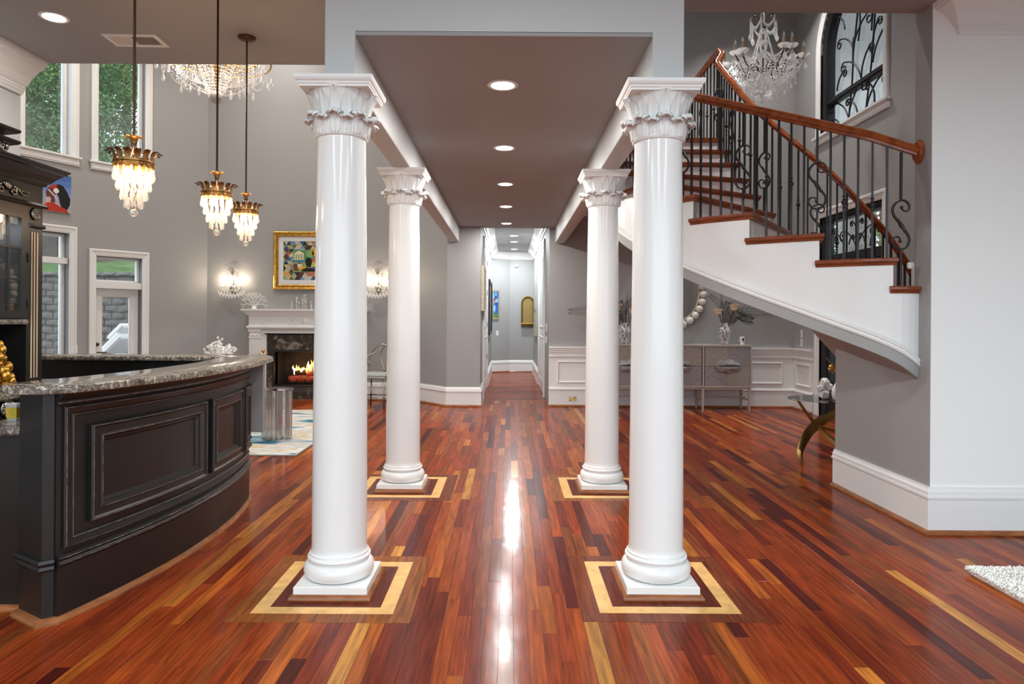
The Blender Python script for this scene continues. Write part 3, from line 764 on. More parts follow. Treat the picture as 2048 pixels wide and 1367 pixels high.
# ------------------------------------------------------------------ curved bar
BC = Vector((-5.426, 3.98, 0)); BR = 3.65; BT = 1.03
bp_ = []
f0, f1 = math.asin((2.883-3.98)/BR), math.radians(13)
for k in range(41): a = f0+(f1-f0)*k/40; bp_.append(BC+Vector((math.cos(a)*BR, math.sin(a)*BR, 0)))
cr = .30; cc = bp_[-1]-Vector((math.cos(f1), math.sin(f1), 0))*cr
for k in range(1, 13): a = f1+(PI/2-f1)*k/12; bp_.append(cc+Vector((math.cos(a), math.sin(a), 0))*cr)
bp_.append(Vector((-3.45, cc.y+cr, 0)))
acc = [0]
for i in range(len(bp_)-1): acc.append(acc[-1]+(bp_[i+1]-bp_[i]).length)
def bar_at(s, z, p):
    s = max(0, min(s, acc[-1]-1e-4)); i = max(j for j in range(len(acc)-1) if acc[j] <= s)
    d = bp_[i+1]-bp_[i]; q = bp_[i]+d*((s-acc[i])/d.length)
    def nrm(j):
        j = max(0, min(j, len(bp_)-2)); e = (bp_[j+1]-bp_[j]).normalized(); return Vector((e.y, -e.x, 0))
    n = nrm(i); return q+n*p+Vector((0, 0, z))
def s_of_y(y):
    for i in range(40):
        if bp_[i].y <= y <= bp_[i+1].y: return acc[i]+(y-bp_[i].y)/(bp_[i+1].y-bp_[i].y)*(acc[i+1]-acc[i])
    return acc[40]
bar = thing('bar_counter', 'curved black panelled bar with granite top in the left foreground', 'bar counter')
obj('body', MB().sweep(bp_, [(-.12, 0), (0, 0), (0, BT-.034), (-.12, BT-.034)]), M['black'], bar, 30)
obj('base_band', MB().sweep(bp_, [(0, 0), (.012, 0), (.012, .245), (0, .245)]), M['black'], bar, 30)
post = [(-2.16, 2.962), (-1.985, 2.855), (-1.952, 2.882), (-1.965, 3.02), (-2.16, 3.08)]
obj('end_post', MB().prism(post, 0, BT-.034), M['black'], bar)
pp = [Vector((x, y, 0)) for x, y in post[:3]]
obj('post_moulding', MB().sweep(pp, [(-.005, .225), (.012, .225), (.018, .235), (.012, .247), (.02, .262), (.016, .275), (-.005, .278)]), M['black'], bar)
obj('shoe_moulding', MB().sweep(pp[:2]+bp_[:-1], [(-.01, 0), (.034, 0), (.034, .008), (.026, .02), (.012, .026), (-.01, .026)]), M['shoe'], bar, 30)
obj('rail_moulding', MB().sweep(bp_, [(0, .235), (.014, .235), (.024, .245), (.024, .255), (.016, .262), (.022, .270), (.02, .28), (.008, .288), (0, .29)]), M['black'], bar, 30)
for z in (.250, .273): obj('worn_highlight_edge', MB().sweep(bp_, [(.015, z-.0015), (.0245, z-.0014), (.0245, z+.0014), (.015, z+.0015)]), M['blackrub_highlight'], bar, 30)  # pale strips put highlight lines into the moulding colour
obj('cornice', MB().sweep(bp_, [(0, .93), (.008, .93), (.014, .94), (.014, .95), (.03, .965), (.045, .985), (.045, BT-.034), (0, BT-.034)]), M['black'], bar, 30)
obj('worn_highlight_edge', MB().sweep(bp_, [(.01, .938), (.0155, .939), (.0155, .944), (.01, .945)]), M['blackrub_highlight'], bar, 30)
sl = [(s_of_y(2.945), acc[46], .305, .915, 30, 'border')]
fr = [(s_of_y(3.03), s_of_y(3.90), 'p'), (s_of_y(3.975), s_of_y(4.53), 'p'), (s_of_y(4.60), acc[45], 'p')]
s0, s1, z0, z1, ns, _ = sl[0]
obj('border_moulding', MB().rectframe(bar_at, s0-.035, s1, z0-.0, z1+.012, [(0, 0), (0, .010), (.008, .016), (.02, .012), (.036, .008), (.04, .014), (.048, .010), (.05, 0)], ns), M['black'], bar, 30)
obj('worn_highlight_edge', MB().rectframe(bar_at, s0-.034, s1, z0+.001, z1+.011, [(.0055, .0145), (.007, .0164), (.0085, .0166)], ns), M['blackrub_highlight'], bar)
obj('worn_highlight_edge', MB().rectframe(bar_at, s0-.034, s1, z0+.001, z1+.011, [(.0385, .0132), (.0395, .0146), (.041, .0146), (.042, .0132)], ns), M['blackrub_highlight'], bar)
for (a, b, _) in fr:
    z0, z1 = .39, .83
    o = obj('panel_frame', MB().rectframe(bar_at, a, b, z0, z1, [(0, 0), (0, .022), (.006, .03), (.012, .03), (.02, .022), (.05, .020), (.055, .028), (.062, .028), (.07, .016), (.08, .014), (.086, .006), (.09, 0)], 14), M['black'], bar, 30)
    obj('worn_highlight_edge', MB().rectframe(bar_at, a, b, z0, z1, [(.0055, .029), (.0065, .0306), (.0085, .0306), (.009, .029)], 14), M['blackrub_highlight'], o)
    obj('worn_highlight_edge', MB().rectframe(bar_at, a, b, z0, z1, [(.0545, .027), (.0555, .0286), (.0575, .0286), (.0585, .027)], 14), M['blackrub_highlight'], o)
pe = bar_at(acc[46], 0, 0)
obj('end_panel', MB().box((-1.99, 4.99, .46), (-1.83, 5.03, BT-.034)), M['grey'], bar)
# granite top: sections along the path, rounded near end
secs = []
ext = []
n0 = (bp_[1]-bp_[0]).normalized()
for d, w in ((.10, .30), (.092, .55), (.075, .76), (.045, .92), (0, 1)): ext.append((bp_[0]-n0*d*1.5+Vector((n0.y, -n0.x, 0))*(-.03)*d*10, n0, w))
for i in range(len(bp_)):
    d = (bp_[min(i+1, len(bp_)-1)]-bp_[max(i-1, 0)]).normalized(); ext.append((bp_[i], d, 1))
TH = .034
tp = [(-1, .3), (-.985, .08), (-.95, 0), (.95, 0), (.985, .08), (1, .3), (1, .7), (.985, .92), (.95, 1), (-.95, 1), (-.985, .92), (-1, .7)]
rows = []
for (p, d, w) in ext:
    n = Vector((d.y, -d.x, 0)); rows.append([p+n*(-.01+a*.18*w)+Vector((0, 0, BT-TH+b*TH)) for a, b in tp])
mb = MB().surf(rows, None, True); n = len(tp); mb.f.append(tuple(range(n))); mb.c.append(None); k = len(rows)*n; mb.f.append(tuple(range(k-n, k))); mb.c.append(None)
obj('granite_top', mb, M['granite'], bar, 35)
# inner low work counter beside the post
wk = thing('work_counter', 'low black cabinet with granite worktop left of the bar post', 'counter')
mb = MB(); mb.box((-3.4, 3.0, 0), (-2.165, 3.13, .785)); mb.box((-2.42, 3.13, 0), (-2.2, 4.4, .785)); obj('cabinet', mb, M['black'], wk)
mb = MB(); mb.cbox((-3.42, 2.965, .786), (-2.165, 3.132, .82), .01); mb.cbox((-2.43, 3.133, .786), (-2.17, 4.4, .82), .01); obj('granite_top', mb, M['granite'], wk)
obj('shoe_moulding', MB().sweep([(-3.4, 3.0, 0), (-2.17, 3.0, 0)], [(0, 0), (.02, 0), (.02, .008), (.012, .02), (0, .026)]), M['shoe'], wk)
g = thing('tumbler', 'square glass tumbler with amber print on the low worktop', 'glass', (-2.235, 3.035, .8205))
obj('bowl', MB().lathe([(.028, .02), (.036, .10), (.034, .10), (.026, .024), (.001, .024)], 4, RZ(PI/4), False), M['crystalclear'], g)
obj('foot', MB().cbox((-.02, -.02, 0), (.02, .02, .02), .003), M['crystalclear'], g)
amber = mat('amber_gold_print', (.75, .42, .05), .3, .4, var=.6, vscale=60, vcol2=(.3, .42, .05))
obj('printed_band', MB().lathe([(.0322, .036), (.0355, .084)], 4, RZ(PI/4), False), amber, g)
# ------------------------------------------------------------------ black hutch
hu = thing('hutch', 'black glazed hutch with gilt reeding and silver scroll ornament', 'cabinet')
HX, HY1, HXb = -2.75, 3.945, -2.45
mb = MB(); mb.box((XL+.002, 3.14, 0), (HXb, 4.0, .905)); obj('base_cabinet', mb, M['black'], hu)
obj('granite_top', MB().cbox((XL+.002, 3.14, .906), (HXb+.035, 4.03, .94), .01), M['granite'], hu)
# carcass: open box facing +x
mb = MB(); mb.box((XL+.002, HY1-.13, .94), (HX-.012, HY1, 2.09)); mb.box((XL+.002, 3.0, .94), (HX, 3.02, 2.09)); mb.box((XL+.002, 3.02, 1.88), (HX, HY1-.13, 2.09))
mb.box((XL+.002, 3.02, 1.275), (HX, HY1-.13, 1.305)); mb.box((XL+.002, 3.02, .94), (-3.4, HY1-.13, 1.275)); mb.box((HX-.012, HY1-.13, .94), (HX, HY1, 2.09))
obj('carcass', mb, M['black'], hu)
obj('back_panel', MB().box((XL+.003, 3.02, 1.305), (-3.3, HY1-.13, 1.88)), mat('smoky_blue_grey_lining', (.42, .48, .51), .35), hu)
cor = [(0, 2.075), (.012, 2.075), (.018, 2.09), (.03, 2.1), (.05, 2.125), (.075, 2.15), (.09, 2.155), (.09, 2.165), (.10, 2.17), (.10, 2.18), (0, 2.18)]
obj('cornice', MB().sweep([(XL+.01, HY1, 0), (HX, HY1, 0), (HX, 3.0, 0)][::-1][::-1] if False else [(HX, 3.0, 0), (HX, HY1, 0), (XL+.01, HY1, 0)], [(a, b) for a, b in cor]), M['black'], hu)
mb = MB(); mb.box((XL+.01, 3.0, 2.181), (HX+.02, 3.60, 2.30)); obj('crest', mb, M['black'], hu)
for zz in (2.255, 2.315):
    obj('crest_moulding', MB().sweep([(HX+.02, 3.0, 0), (HX+.02, 3.60, 0), (XL+.01, 3.60, 0)], [(0, zz-.03), (.02, zz-.022), (.05, zz-.008), (.06, zz), (.06, zz+.012), (0, zz+.012)]), M['black'], hu)
obj('frieze_moulding', MB().sweep([(HX, 3.0, 0), (HX, HY1, 0), (XL+.01, HY1, 0)], [(0, 1.945), (.015, 1.945), (.022, 1.957), (.012, 1.97), (0, 1.97)]), M['black'], hu)
obj('pilaster_cap', MB().sweep([(HX, HY1-.12, 0), (HX, HY1+.0, 0)], [(0, 1.825), (.016, 1.825), (.022, 1.835), (.012, 1.85), (0, 1.85)]), M['black'], hu)
obj('shelf_moulding', MB().sweep([(HX, 3.0, 0), (HX, HY1-.13, 0)], [(0, 1.27), (.014, 1.27), (.018, 1.283), (.01, 1.297), (0, 1.297)]), M['blackrub_highlight'], hu)
gilt = mat('gilt_reed', (.75, .55, .36), .35, .3)
for dy in (.045, .068, .091): obj('reed', MB().tube([(HX+.002, HY1-dy, .96), (HX+.002, HY1-dy, 1.80)], .0045, 8), gilt, hu)
# door with panes
dr = obj('door', MB().box((HX+.001, HY1-.195, 1.305), (HX+.018, HY1-.14, 1.88)).box((HX+.001, 3.02, 1.305), (HX+.018, HY1-.195, 1.345)).box((HX+.001, 3.02, 1.865), (HX+.018, HY1-.195, 1.88))
    .box((HX+.001, 3.655, 1.345), (HX+.018, 3.667, 1.865)).box((HX+.001, 3.02, 1.69), (HX+.017, HY1-.195, 1.702)).box((HX+.001, 3.02, 1.515), (HX+.017, HY1-.195, 1.527)), M['black'], hu)
for (a, b) in ((3.02, 3.655), (3.667, HY1-.195)):
    for (c, d) in ((1.345, 1.515), (1.527, 1.69), (1.702, 1.865)): obj('pane', MB().box((HX+.006, a, c), (HX+.009, b, d)), M['glass'], dr)
for z in (1.36, 1.62): obj('hinge', MB().box((HX+.018, HY1-.147, z), (HX+.024, HY1-.136, z+.05)), M['iron'], dr)
def rosette_mesh(r):
    mb = MB().sphere((0, 0, 0), r*.26, 8, 5)
    for k in range(8): a = k*PI/4; mb.sphere((0, r*.5*math.cos(a), r*.5*math.sin(a)), r*.2, 7, 5)
    for k in range(10): a = k*PI/5; mb.sphere((-.002, r*.82*math.cos(a), r*.82*math.sin(a)), r*.19, 7, 5)
    mb.lathe([(.001, -.004), (r, -.004), (r, .002), (.001, .002)], 18, RY(PI/2)); return mb
rm = rosette_mesh(.036).mesh('rosette', M['silver'], True)
meshobj('rosette', rm, hu, T((HX+.008, HY1-.065, 1.905)))
rm2 = rosette_mesh(.045).mesh('rosette', M['silver'], True)
meshobj('rosette', rm2, hu, T((HXb+.008, 3.27, .865)))
def spiral(c, r0, r1, a0, turns, n=22, sg=1):
    return [c+Vector((0, (r0+(r1-r0)*k/n)*math.cos(a0+sg*2*PI*turns*k/n), (r0+(r1-r0)*k/n)*math.sin(a0+sg*2*PI*turns*k/n))) for k in range(n+1)]
ap = MB(); oc = Vector((HX+.006, 3.66, 2.01))
for sg in (-1, 1):
    c = oc+Vector((0, sg*.045, -.004)); sp = spiral(c, .006, .026, 0 if sg > 0 else PI, 1.25, 22, sg)
    ap.tube(sp, [.004+.004*k/22 for k in range(23)], 6)
    tail = catmull([sp[-1], oc+Vector((0, sg*.08, .012)), oc+Vector((0, sg*.12, -.014)), oc+Vector((0, sg*.165, -.006))], 5)
    ap.tube(tail, [.008-.006*k/(len(tail)-1) for k in range(len(tail))], 6)
    for q in range(4): ap.tube([oc+Vector((0, sg*(.09+.02*q), .004)), oc+Vector((.004, sg*(.10+.022*q), .018-.003*q))], [.006, .002], 5)
for q in range(5): a = PI/2+(q-2)*.42; ap.tube([oc+Vector((.004, 0, 0)), oc+Vector((.006, .05*math.cos(a), .05*math.sin(a)))], [.009, .003], 6)
obj('scroll_ornament', ap, M['silver'], hu, True)
cb = MB(); c = Vector((HX+.04, 3.58, 2.225)); cb.tube(spiral(c, .006, .04, 0, 1.6, 26, 1), [.006+.008*k/26 for k in range(27)], 7)
cb.tube(catmull([c+Vector((0, .0, -.04)), c+Vector((0, -.03, -.07)), c+Vector((-.01, -.045, -.12))], 5), .012, 7); obj('corbel_scroll', cb, M['silver'], hu, True)
lamp('added_cabinet_fill', hu, (-3.05, 3.45, 1.86), 5, (.8, .92, 1), .2)  # lamp added to lift the dark hutch interior
# things inside / on the hutch
g = thing('decanter', 'gold banded glass decanter behind the hutch door', 'decanter', (-2.95, 3.66, 1.5165))
obj('shelf_glass', MB().box((-.3, -.6, -.012), (.19, .13, -.001)), M['tableglass'], hu).location = (-2.95, 3.66, 1.5165)
obj('body', MB().lathe([(.001, 0), (.045, 0), (.038, .04), (.02, .09), (.013, .115), (.011, .115), (.001, .01)], 16), M['crystal'], g, True)
obj('stopper', MB().lathe([(.001, .10), (.018, .11), (.03, .135), (.018, .155), (.001, .158)], 16), M['gold'], g, True)
obj('gold_band', MB().lathe([(.042, .008), (.0415, .026)], 16, None, False), M['gold'], g, True)
g = thing('carafe', 'clear crystal carafe on the upper hutch shelf', 'carafe', (-2.95, 3.60, 1.704))
obj('shelf_glass', MB().box((-3.25, 3.06, 1.69), (-2.76, 3.79, 1.701)), M['tableglass'], hu)
obj('body', MB().lathe([(.001, 0), (.03, 0), (.034, .05), (.014, .09), (.012, .13), (.02, .135)], 14), M['crystal'], g, True)
g = thing('gold_sculpture', 'shiny gold coral-like sculpture on the hutch worktop', 'sculpture', (-2.60, 3.40, .9405))
mb = MB(); rr = random.Random(4)
for k in range(46):
    h = rr.random()*.22; r = .075*(1-h/.28); a = rr.random()*2*PI; p = Vector((r*math.cos(a), r*math.sin(a), h+.01))
    mb.sphere(p, .012+.012*rr.random(), 8, 5, (1, 1, 1.3))
    mb.tube([Vector((0, 0, h*.7)), p], .006, 5)
obj('lobes', mb, M['gold'], g, True); obj('foot', MB().lathe([(.001, 0), (.07, 0), (.072, .012), (.05, .02), (.001, .02)], 18), M['gold'], g, True)
# ------------------------------------------------------------------ windows and doors
CAS = [(-.095, 0), (-.095, .022), (-.088, .03), (-.07, .03), (-.06, .022), (-.02, .018), (-.006, .012), (0, .01), (0, -.12)]
def mapper(Mx): return lambda s, z, p: Mx @ Vector((s, -p, z))
def sbox(mb, Mx, s0, s1, z0, z1, p0, p1): mb.box((s0, -p1, z0), (s1, -p0, z1), Mx); return mb
def wthing(name, label, cat='window'):
    t = thing(name, label, cat); t['kind'] = 'structure'; return t
def window(name, label, Mx, h, bars=(), stool=True):
    s0, s1, z0, z1 = h; t = wthing(name, label); mp = mapper(Mx)
    obj('casing', MB().rectframe(mp, s0, s1, z0, z1, CAS), M['white'], t)
    obj('sash', MB().rectframe(mp, s0, s1, z0, z1, [(0, -.17), (0, -.105), (.03, -.105), (.036, -.115), (.04, -.135), (.04, -.17)]), M['white'], t)
    zs = [z0+.036]
    for b in bars:
        obj('transom_bar', sbox(MB(), Mx, s0, s1, b-.04, b+.04, -.17, -.03), M['white'], t); zs += [b-.04, b+.04]
    zs.append(z1-.036)
    for k in range(0, len(zs), 2): obj('pane', sbox(MB(), Mx, s0+.036, s1-.036, zs[k], zs[k+1], -.15, -.142), M['glass'], t)
    if stool:
        mb = MB(); sbox(mb, Mx, s0-.12, s1+.12, z0-.012, z0+.012, -.03, .055); obj('stool', mb, M['white'], t)
        obj('apron', sbox(MB(), Mx, s0-.1, s1+.1, z0-.11, z0-.012, 0, .02), M['white'], t)
    return t
MA, MBm = frame(P1, UA), frame(P3, UB)
window('window_1', 'upper left bay window looking out on green trees', MBm, W1)
window('window_2', 'upper right bay window beside the hanging pendant rod', MA, W2)
window('window_3', 'tall lower bay window beside the black hutch', MBm, W3, (2.06,), False)
# patio door
t = wthing('door_1', 'white glazed patio door with transom light', 'door'); mp = mapper(MA); s0, s1, z0, z1 = D1
obj('casing', MB().rectframe(mp, s0, s1, z0-.1, z1, CAS), M['white'], t)
obj('transom_bar', sbox(MB(), MA, s0, s1, 1.71, 1.80, -.17, -.01), M['white'], t)
obj('transom_frame', MB().rectframe(mp, s0, s1, 1.80, z1, [(0, -.16), (0, -.10), (.03, -.10), (.035, -.16)]), M['white'], t)
obj('pane', sbox(MB(), MA, s0+.03, s1-.03, 1.83, z1-.03, -.14, -.132), M['glass'], t)
lf = obj('leaf', MB().rectframe(mp, s0+.01, s1-.01, .01, 1.70, [(0, -.15), (0, -.10), (.10, -.10), (.105, -.108), (.115, -.115), (.115, -.15)]), M['white'], t)
obj('pane', sbox(MB(), MA, s0+.11, s1-.11, .12, 1.59, -.135, -.127), M['glass'], lf)
hd = MB(); q = mp(s0+.055, .80, -.10); hd.tube([q, mp(s0+.055, .80, -.05), mp(s0+.16, .80, -.045)], .009, 8); obj('lever_handle', hd, M['bronze'], lf, True)
hd = MB(); hd.lathe([(.001, 0), (.026, 0), (.024, .02), (.001, .022)], 14, T(mp(s0+.055, .915, -.10)) @ frame((0, 0, 0), UA) @ RX(PI/2)); obj('deadbolt', hd, M['bronze'], lf, True)
# light switch between the bay openings
def wallplate(Mx, s, z, label, n=1, w=.07, h=.115, mt=None, cat='switch', kind='rocker', name='light_switch'):
    t = thing(name, label, cat); mp = mapper(Mx)
    obj('plate', MB().rectframe(mp, s-w/2, s+w/2, z-h/2, z+h/2, [(0, .0005), (.003, .006), (w/2-.0005, .0065)]), mt or M['plate'], t)
    for k in range(n):
        c = s+(k-(n-1)/2)*.045
        if kind == 'rocker': obj('rocker', sbox(MB(), Mx, c-.014, c+.014, z-.03, z+.03, .0055, .010), M['plate'], t)
        else:
            for dz in (-.022, .022):
                so = obj('socket', sbox(MB(), Mx, c-.015, c+.015, z+dz-.014, z+dz+.014, .0055, .0085), M['plate'], t)
                for dx in (-.006, .006): obj('slot', sbox(MB(), Mx, c+dx-.0015, c+dx+.0015, z+dz-.004, z+dz+.008, .0082, .0092), M['dark'], so)
    return t
wallplate(MBm, LB-.12, .86, 'white light switch between tall window and patio door')
# ------------------------------------------------------------------ entrance wall: arched window, double door
MeM = mapper(Me); s0, s1 = 10.3-WY1, 10.3-WY0; sc_ = (s0+s1)/2
def arch_loop(r_in, p, zb):
    r = wr-r_in; L = [MeM(sc_-r, zb, p)]
    for k in range(25): a = PI-PI*k/24; L.append(MeM(sc_+r*math.cos(a), WSP+r*math.sin(a), p))
    L.append(MeM(sc_+r, zb, p)); return L
t = wthing('window_4', 'tall arched window with black frame and iron scrolls over the stair')
def archframe(prof, zb): return MB().surf([arch_loop(i, p, zb) for i, p in prof])
obj('casing', archframe([(-.11, 0), (-.11, .022), (-.10, .03), (-.075, .03), (-.06, .022), (-.015, .018), (0, .012), (0, -.022)], WZ0), M['white'], t, 40)
obj('sill', sbox(MB(), Me, s0-.15, s1+.15, WZ0-.03, WZ0, -.1, .06).sweep([MeM(s0-.13, WZ0, 0), MeM(s1+.13, WZ0, 0)], [(0, -.12), (.02, -.12), (.03, -.09), (.03, -.06), (.045, -.045), (.045, -.03), (0, -.03)]), M['white'], t)
obj('black_frame', archframe([(0, -.02), (.03, -.02), (.045, -.035), (.07, -.045), (.08, -.10), (.08, -.16)], WZ0).box((s0, .06, WZ0), (s1, .16, WZ0+.07), Me), M['iron'], t, 40)
obj('transom_bar', sbox(MB(), Me, s0+.05, s1-.05, 4.255, 4.335, -.15, -.07).box((s0+.05, .055, 4.275), (s1-.05, .07, 4.315), Me), M['iron'], t)
lp = arch_loop(.058, -.135, WZ0+.07); lpb = arch_loop(.058, -.142, WZ0+.07); mb = MB(); n = len(lp)
mb.add(lp+lpb, [tuple(range(n)), tuple(reversed(range(n, 2*n)))]); obj('pane', mb, M['glass'], t)
def scroll_curve(base, tip, curl, r, n=10):
    """2D stem from base to a spiral of radius r near tip; curl = +1 / -1"""
    b, e = Vector((*base, 0)), Vector((*tip, 0)); d = (e-b); pn = Vector((-d.y, d.x, 0)).normalized()*curl
    pts = [b, b+d*.35+pn*(-.12*d.length), b+d*.75+pn*(-.10*d.length)]
    c = e+pn*r; a0 = math.atan2((e-c).y, (e-c).x)
    sp = [c+Vector((math.cos(a0+curl*2*PI*1.3*k/14), math.sin(a0+curl*2*PI*1.3*k/14), 0))*(r*(1-.75*k/14)) for k in range(15)]
    return catmull(pts+sp, 3)
def scrollwork(parent, mpf, defs, p, r=.011):
    for (b, e, c, rr) in defs:
        pts = [mpf(q.x, q.y, p) for q in scroll_curve(b, e, c, rr)]
        obj('iron_scroll', MB().tube(pts, r, 6), M['iron'], parent, True)
W_ = s1-s0
defs = []
for (bx, bz, ex, ez, c, r) in [(.35, .10, .10, .40, 1, .07), (.35, .10, .55, .45, -1, .09), (.62, .05, .85, .38, -1, .08), (.5, .05, .36, .33, 1, .05), (.75, .1, .68, .36, 1, .05), (.2, .05, .12, .18, 1, .05),
        (.55, .5, .30, .85, 1, .08), (.55, .5, .66, .82, -1, .07), (.42, .95, .62, 1.25, -1, .09), (.42, .95, .22, 1.2, 1, .07), (.72, .6, .92, .95, -1, .10), (.72, .6, .78, 1.05, -1, .06), (.28, 1.3, .15, 1.55, 1, .06), (.5, 1.0, .45, 1.6, 1, .09), (.7, 1.0, .85, 1.45, -1, .1), (.15, .55, .25, .75, -1, .06), (.6, 1.3, .7, 1.7, -1, .08)]:
    defs.append(((s0+bx*W_, WZ0+bz), (s0+ex*W_, WZ0+ez), c, r))
for (a, b) in (((.35, .05), (.42, 1.1)), ((.62, .05), (.75, 1.2)), ((.42, .9), (.5, 1.8))):
    pts = catmull([MeM(s0+a[0]*W_, WZ0+a[1], -.11), MeM(s0+(a[0]*.6+b[0]*.4)*W_+.05, WZ0+(a[1]+b[1])/2, -.11), MeM(s0+b[0]*W_, WZ0+b[1], -.11)], 6)
    obj('iron_scroll', MB().tube(pts, .012, 6), M['iron'], t, True)
scrollwork(t, MeM, defs, -.11)
t = wthing('door_2', 'black iron double front door with scrolled transom', 'door')
obj('casing', MB().rectframe(MeM, s0, s1, -.12, DZ, [(-.11, 0), (-.11, .022), (-.10, .03), (-.075, .03), (-.06, .022), (-.015, .018), (0, .012), (0, -.022)]), M['white'], t)
obj('black_frame', MB().rectframe(MeM, s0, s1, -.08, DZ, [(0, -.02), (.03, -.02), (.05, -.03), (.07, -.06), (.07, -.16)]), M['iron'], t)
obj('transom_bar', sbox(MB(), Me, s0+.05, s1-.05, 2.08, 2.20, -.16, -.06), M['iron'], t)
obj('pane', sbox(MB(), Me, s0+.055, s1-.055, 2.20, DZ-.055, -.135, -.128), M['glass'], t)
defs = []
for (bx, bz, ex, ez, c, r) in [(.5, .02, .30, .28, 1, .08), (.5, .02, .70, .28, -1, .08), (.12, .04, .08, .3, -1, .05), (.3, .03, .2, .25, 1, .06), (.7, .03, .8, .25, -1, .06), (.9, .04, .93, .3, 1, .05), (.5, .25, .44, .38, 1, .04), (.5, .25, .56, .38, -1, .04), (.38, .1, .42, .2, -1, .04), (.62, .1, .58, .2, 1, .04)]:
    defs.append(((s0+bx*W_, 2.2+bz), (s0+ex*W_, 2.2+ez), c, r))
scrollwork(t, MeM, defs, -.105, .009)
for k in range(2):
    a, b = (s0+.06, sc_-.004) if k == 0 else (sc_+.004, s1-.06)
    lf = obj('leaf', MB().rectframe(MeM, a, b, .01, 2.08, [(0, -.15), (0, -.07), (.02, -.065), (.09, -.07), (.10, -.08), (.10, -.15)]).box((a+.09, .07, .1), (b-.09, .14, .5), Me), M['iron'], t)
    obj('pane', sbox(MB(), Me, a+.09, b-.09, .5, 1.99, -.13, -.123), M['glass'], lf)
    W2_ = b-a; dd = []
    for (bx, bz, ex, ez, c, r) in [(.3, .55, .5, .85, -1, .07), (.7, .7, .4, 1.05, 1, .08), (.35, .95, .6, 1.3, -1, .08), (.65, 1.2, .4, 1.55, 1, .08), (.4, 1.45, .6, 1.8, -1, .07), (.7, .55, .72, .75, -1, .04)]:
        dd.append(((a+bx*W2_, bz), (a+ex*W2_, ez), c, r))
    scrollwork(lf, MeM, dd, -.10, .009)
# outlets on the entrance wall
wallplate(Me, .46, 1.115, 'white outlet plate on entrance wall, upper of two', 1, cat='outlet', kind='o', name='wall_outlet')
wallplate(Me, .46, .985, 'white outlet plate on entrance wall, lower of two', 1, w=.085, cat='outlet', kind='o', name='wall_outlet')
Mb = frame((.603, YB-.03, 0), (1, 0, 0))
wallplate(Mb, .36, .115, 'brass outlet plate on the back wall baseboard', 1, .115, .07, M['brass'], 'outlet', 'o', 'floor_outlet')
# ------------------------------------------------------------------ hallway
MHl = frame((-.428, 10.0, 0), (0, 1, 0)); MHr = frame((.603, 16.54, 0), (0, -1, 0))
CAS2 = [(-.11, 0), (-.11, .022), (-.10, .03), (-.08, .03), (-.06, .02), (-.01, .016), (0, .006)]
for nm, Mx, a, b, lab, hz in (('door_3', MHl, 1.02, 2.7, 'white door and casing on hallway left wall', True), ('door_4', MHr, 3.4, 5.2, 'white door and casing on hallway right wall', False)):
    t = wthing(nm, lab, 'door'); mp = mapper(Mx)
    obj('casing', MB().rectframe(mp, a, b, -.13, 2.55, CAS2), M['white'], t)
    lf = obj('leaf', sbox(MB(), Mx, a, b, .01, 2.55, 0, .006), M['white'], t)
    for (q0, q1) in ((.2, 1.0), (1.15, 2.4)): obj('panel', MB().rectframe(mp, a+.2, b-.2, q0, q1, [(0, .006), (.01, .016), (.03, .014), (.05, .008)]), M['white'], lf)
    if hz:
        for z in (.55, 1.15, 1.75, 2.3): obj('hinge', sbox(MB(), Mx, b-.03, b, z, z+.09, .005, .02), M['iron'], lf)
def picture(name, label, Mx, s0, s1, z0, z1, fmat, depth=.03, fw=.05, art=None, cat='picture', matw=0):
    t = thing(name, label, cat); mp = mapper(Mx)
    obj('frame', MB().rectframe(mp, s0, s1, z0, z1, [(0, .002), (0, depth), (fw*.15, depth+.006), (fw*.5, depth-.004), (fw*.85, depth), (fw, depth-.008), (fw, .004)]), fmat, t)
    if matw: obj('mat_board', MB().rectframe(mp, s0+fw, s1-fw, z0+fw, z1-fw, [(0, depth*.5), (matw, depth*.5), (matw, depth*.4)]), M['plate'], t)
    if art:
        mb = MB(); i = fw+matw; art(mb, lambda u, v, k=0: mp(s0+i+(s1-s0-2*i)*u, z0+i+(z1-z0-2*i)*v, depth*.4+k*.0006)); obj('painting', mb, M['art'], t)
    return t
def flat_art(cols, n=6, seed=1):
    def f(mb, P):
        r = random.Random(seed)
        for i in range(n):
            for j in range(n):
                mb.add([P(i/n, j/n), P((i+1)/n, j/n), P((i+1)/n, (j+1)/n), P(i/n, (j+1)/n)], [(0, 1, 2, 3)], None, r.choice(cols))
    return f
def blue_art(mb, P):
    mb.add([P(0, 0), P(1, 0), P(1, 1), P(0, 1)], [(0, 1, 2, 3)], None, (.03, .12, .42))
    r = random.Random(3)
    for k in range(14):
        u, v = r.random(), .2+.8*r.random(); q = .1+.12*r.random(); n = 8
        c = r.choice([(.08, .3, .75), (.25, .5, .8), (.02, .06, .25)])
        mb.add([P(min(1, max(0, u+q*math.cos(a))), min(1, max(0, v+q*.5*math.sin(a))), 1+k*.2) for a in [2*PI*j/n for j in range(n)]], [tuple(range(n))], None, c)
    mb.add([P(.0, .52, 6), P(.6, .68, 6), P(.65, .76, 6), P(0, .60, 6)], [(0, 1, 2, 3)], None, (.65, .22, .06))
    mb.add([P(0, 0, 6), P(1, 0, 6), P(1, .14, 6), P(0, .2, 6)], [(0, 1, 2, 3)], None, (.10, .22, .06))
champ = mat('champagne_frame', (.55, .48, .36), .35, .6, var=.3, vscale=30)
picture('framed_picture', 'champagne framed narrow picture on hallway left wall by opening', MHl, .2, .84, 1.43, 2.12, champ, .045, .05, flat_art([(.5, .48, .42), (.35, .36, .35), (.6, .58, .5)], 5, 2))
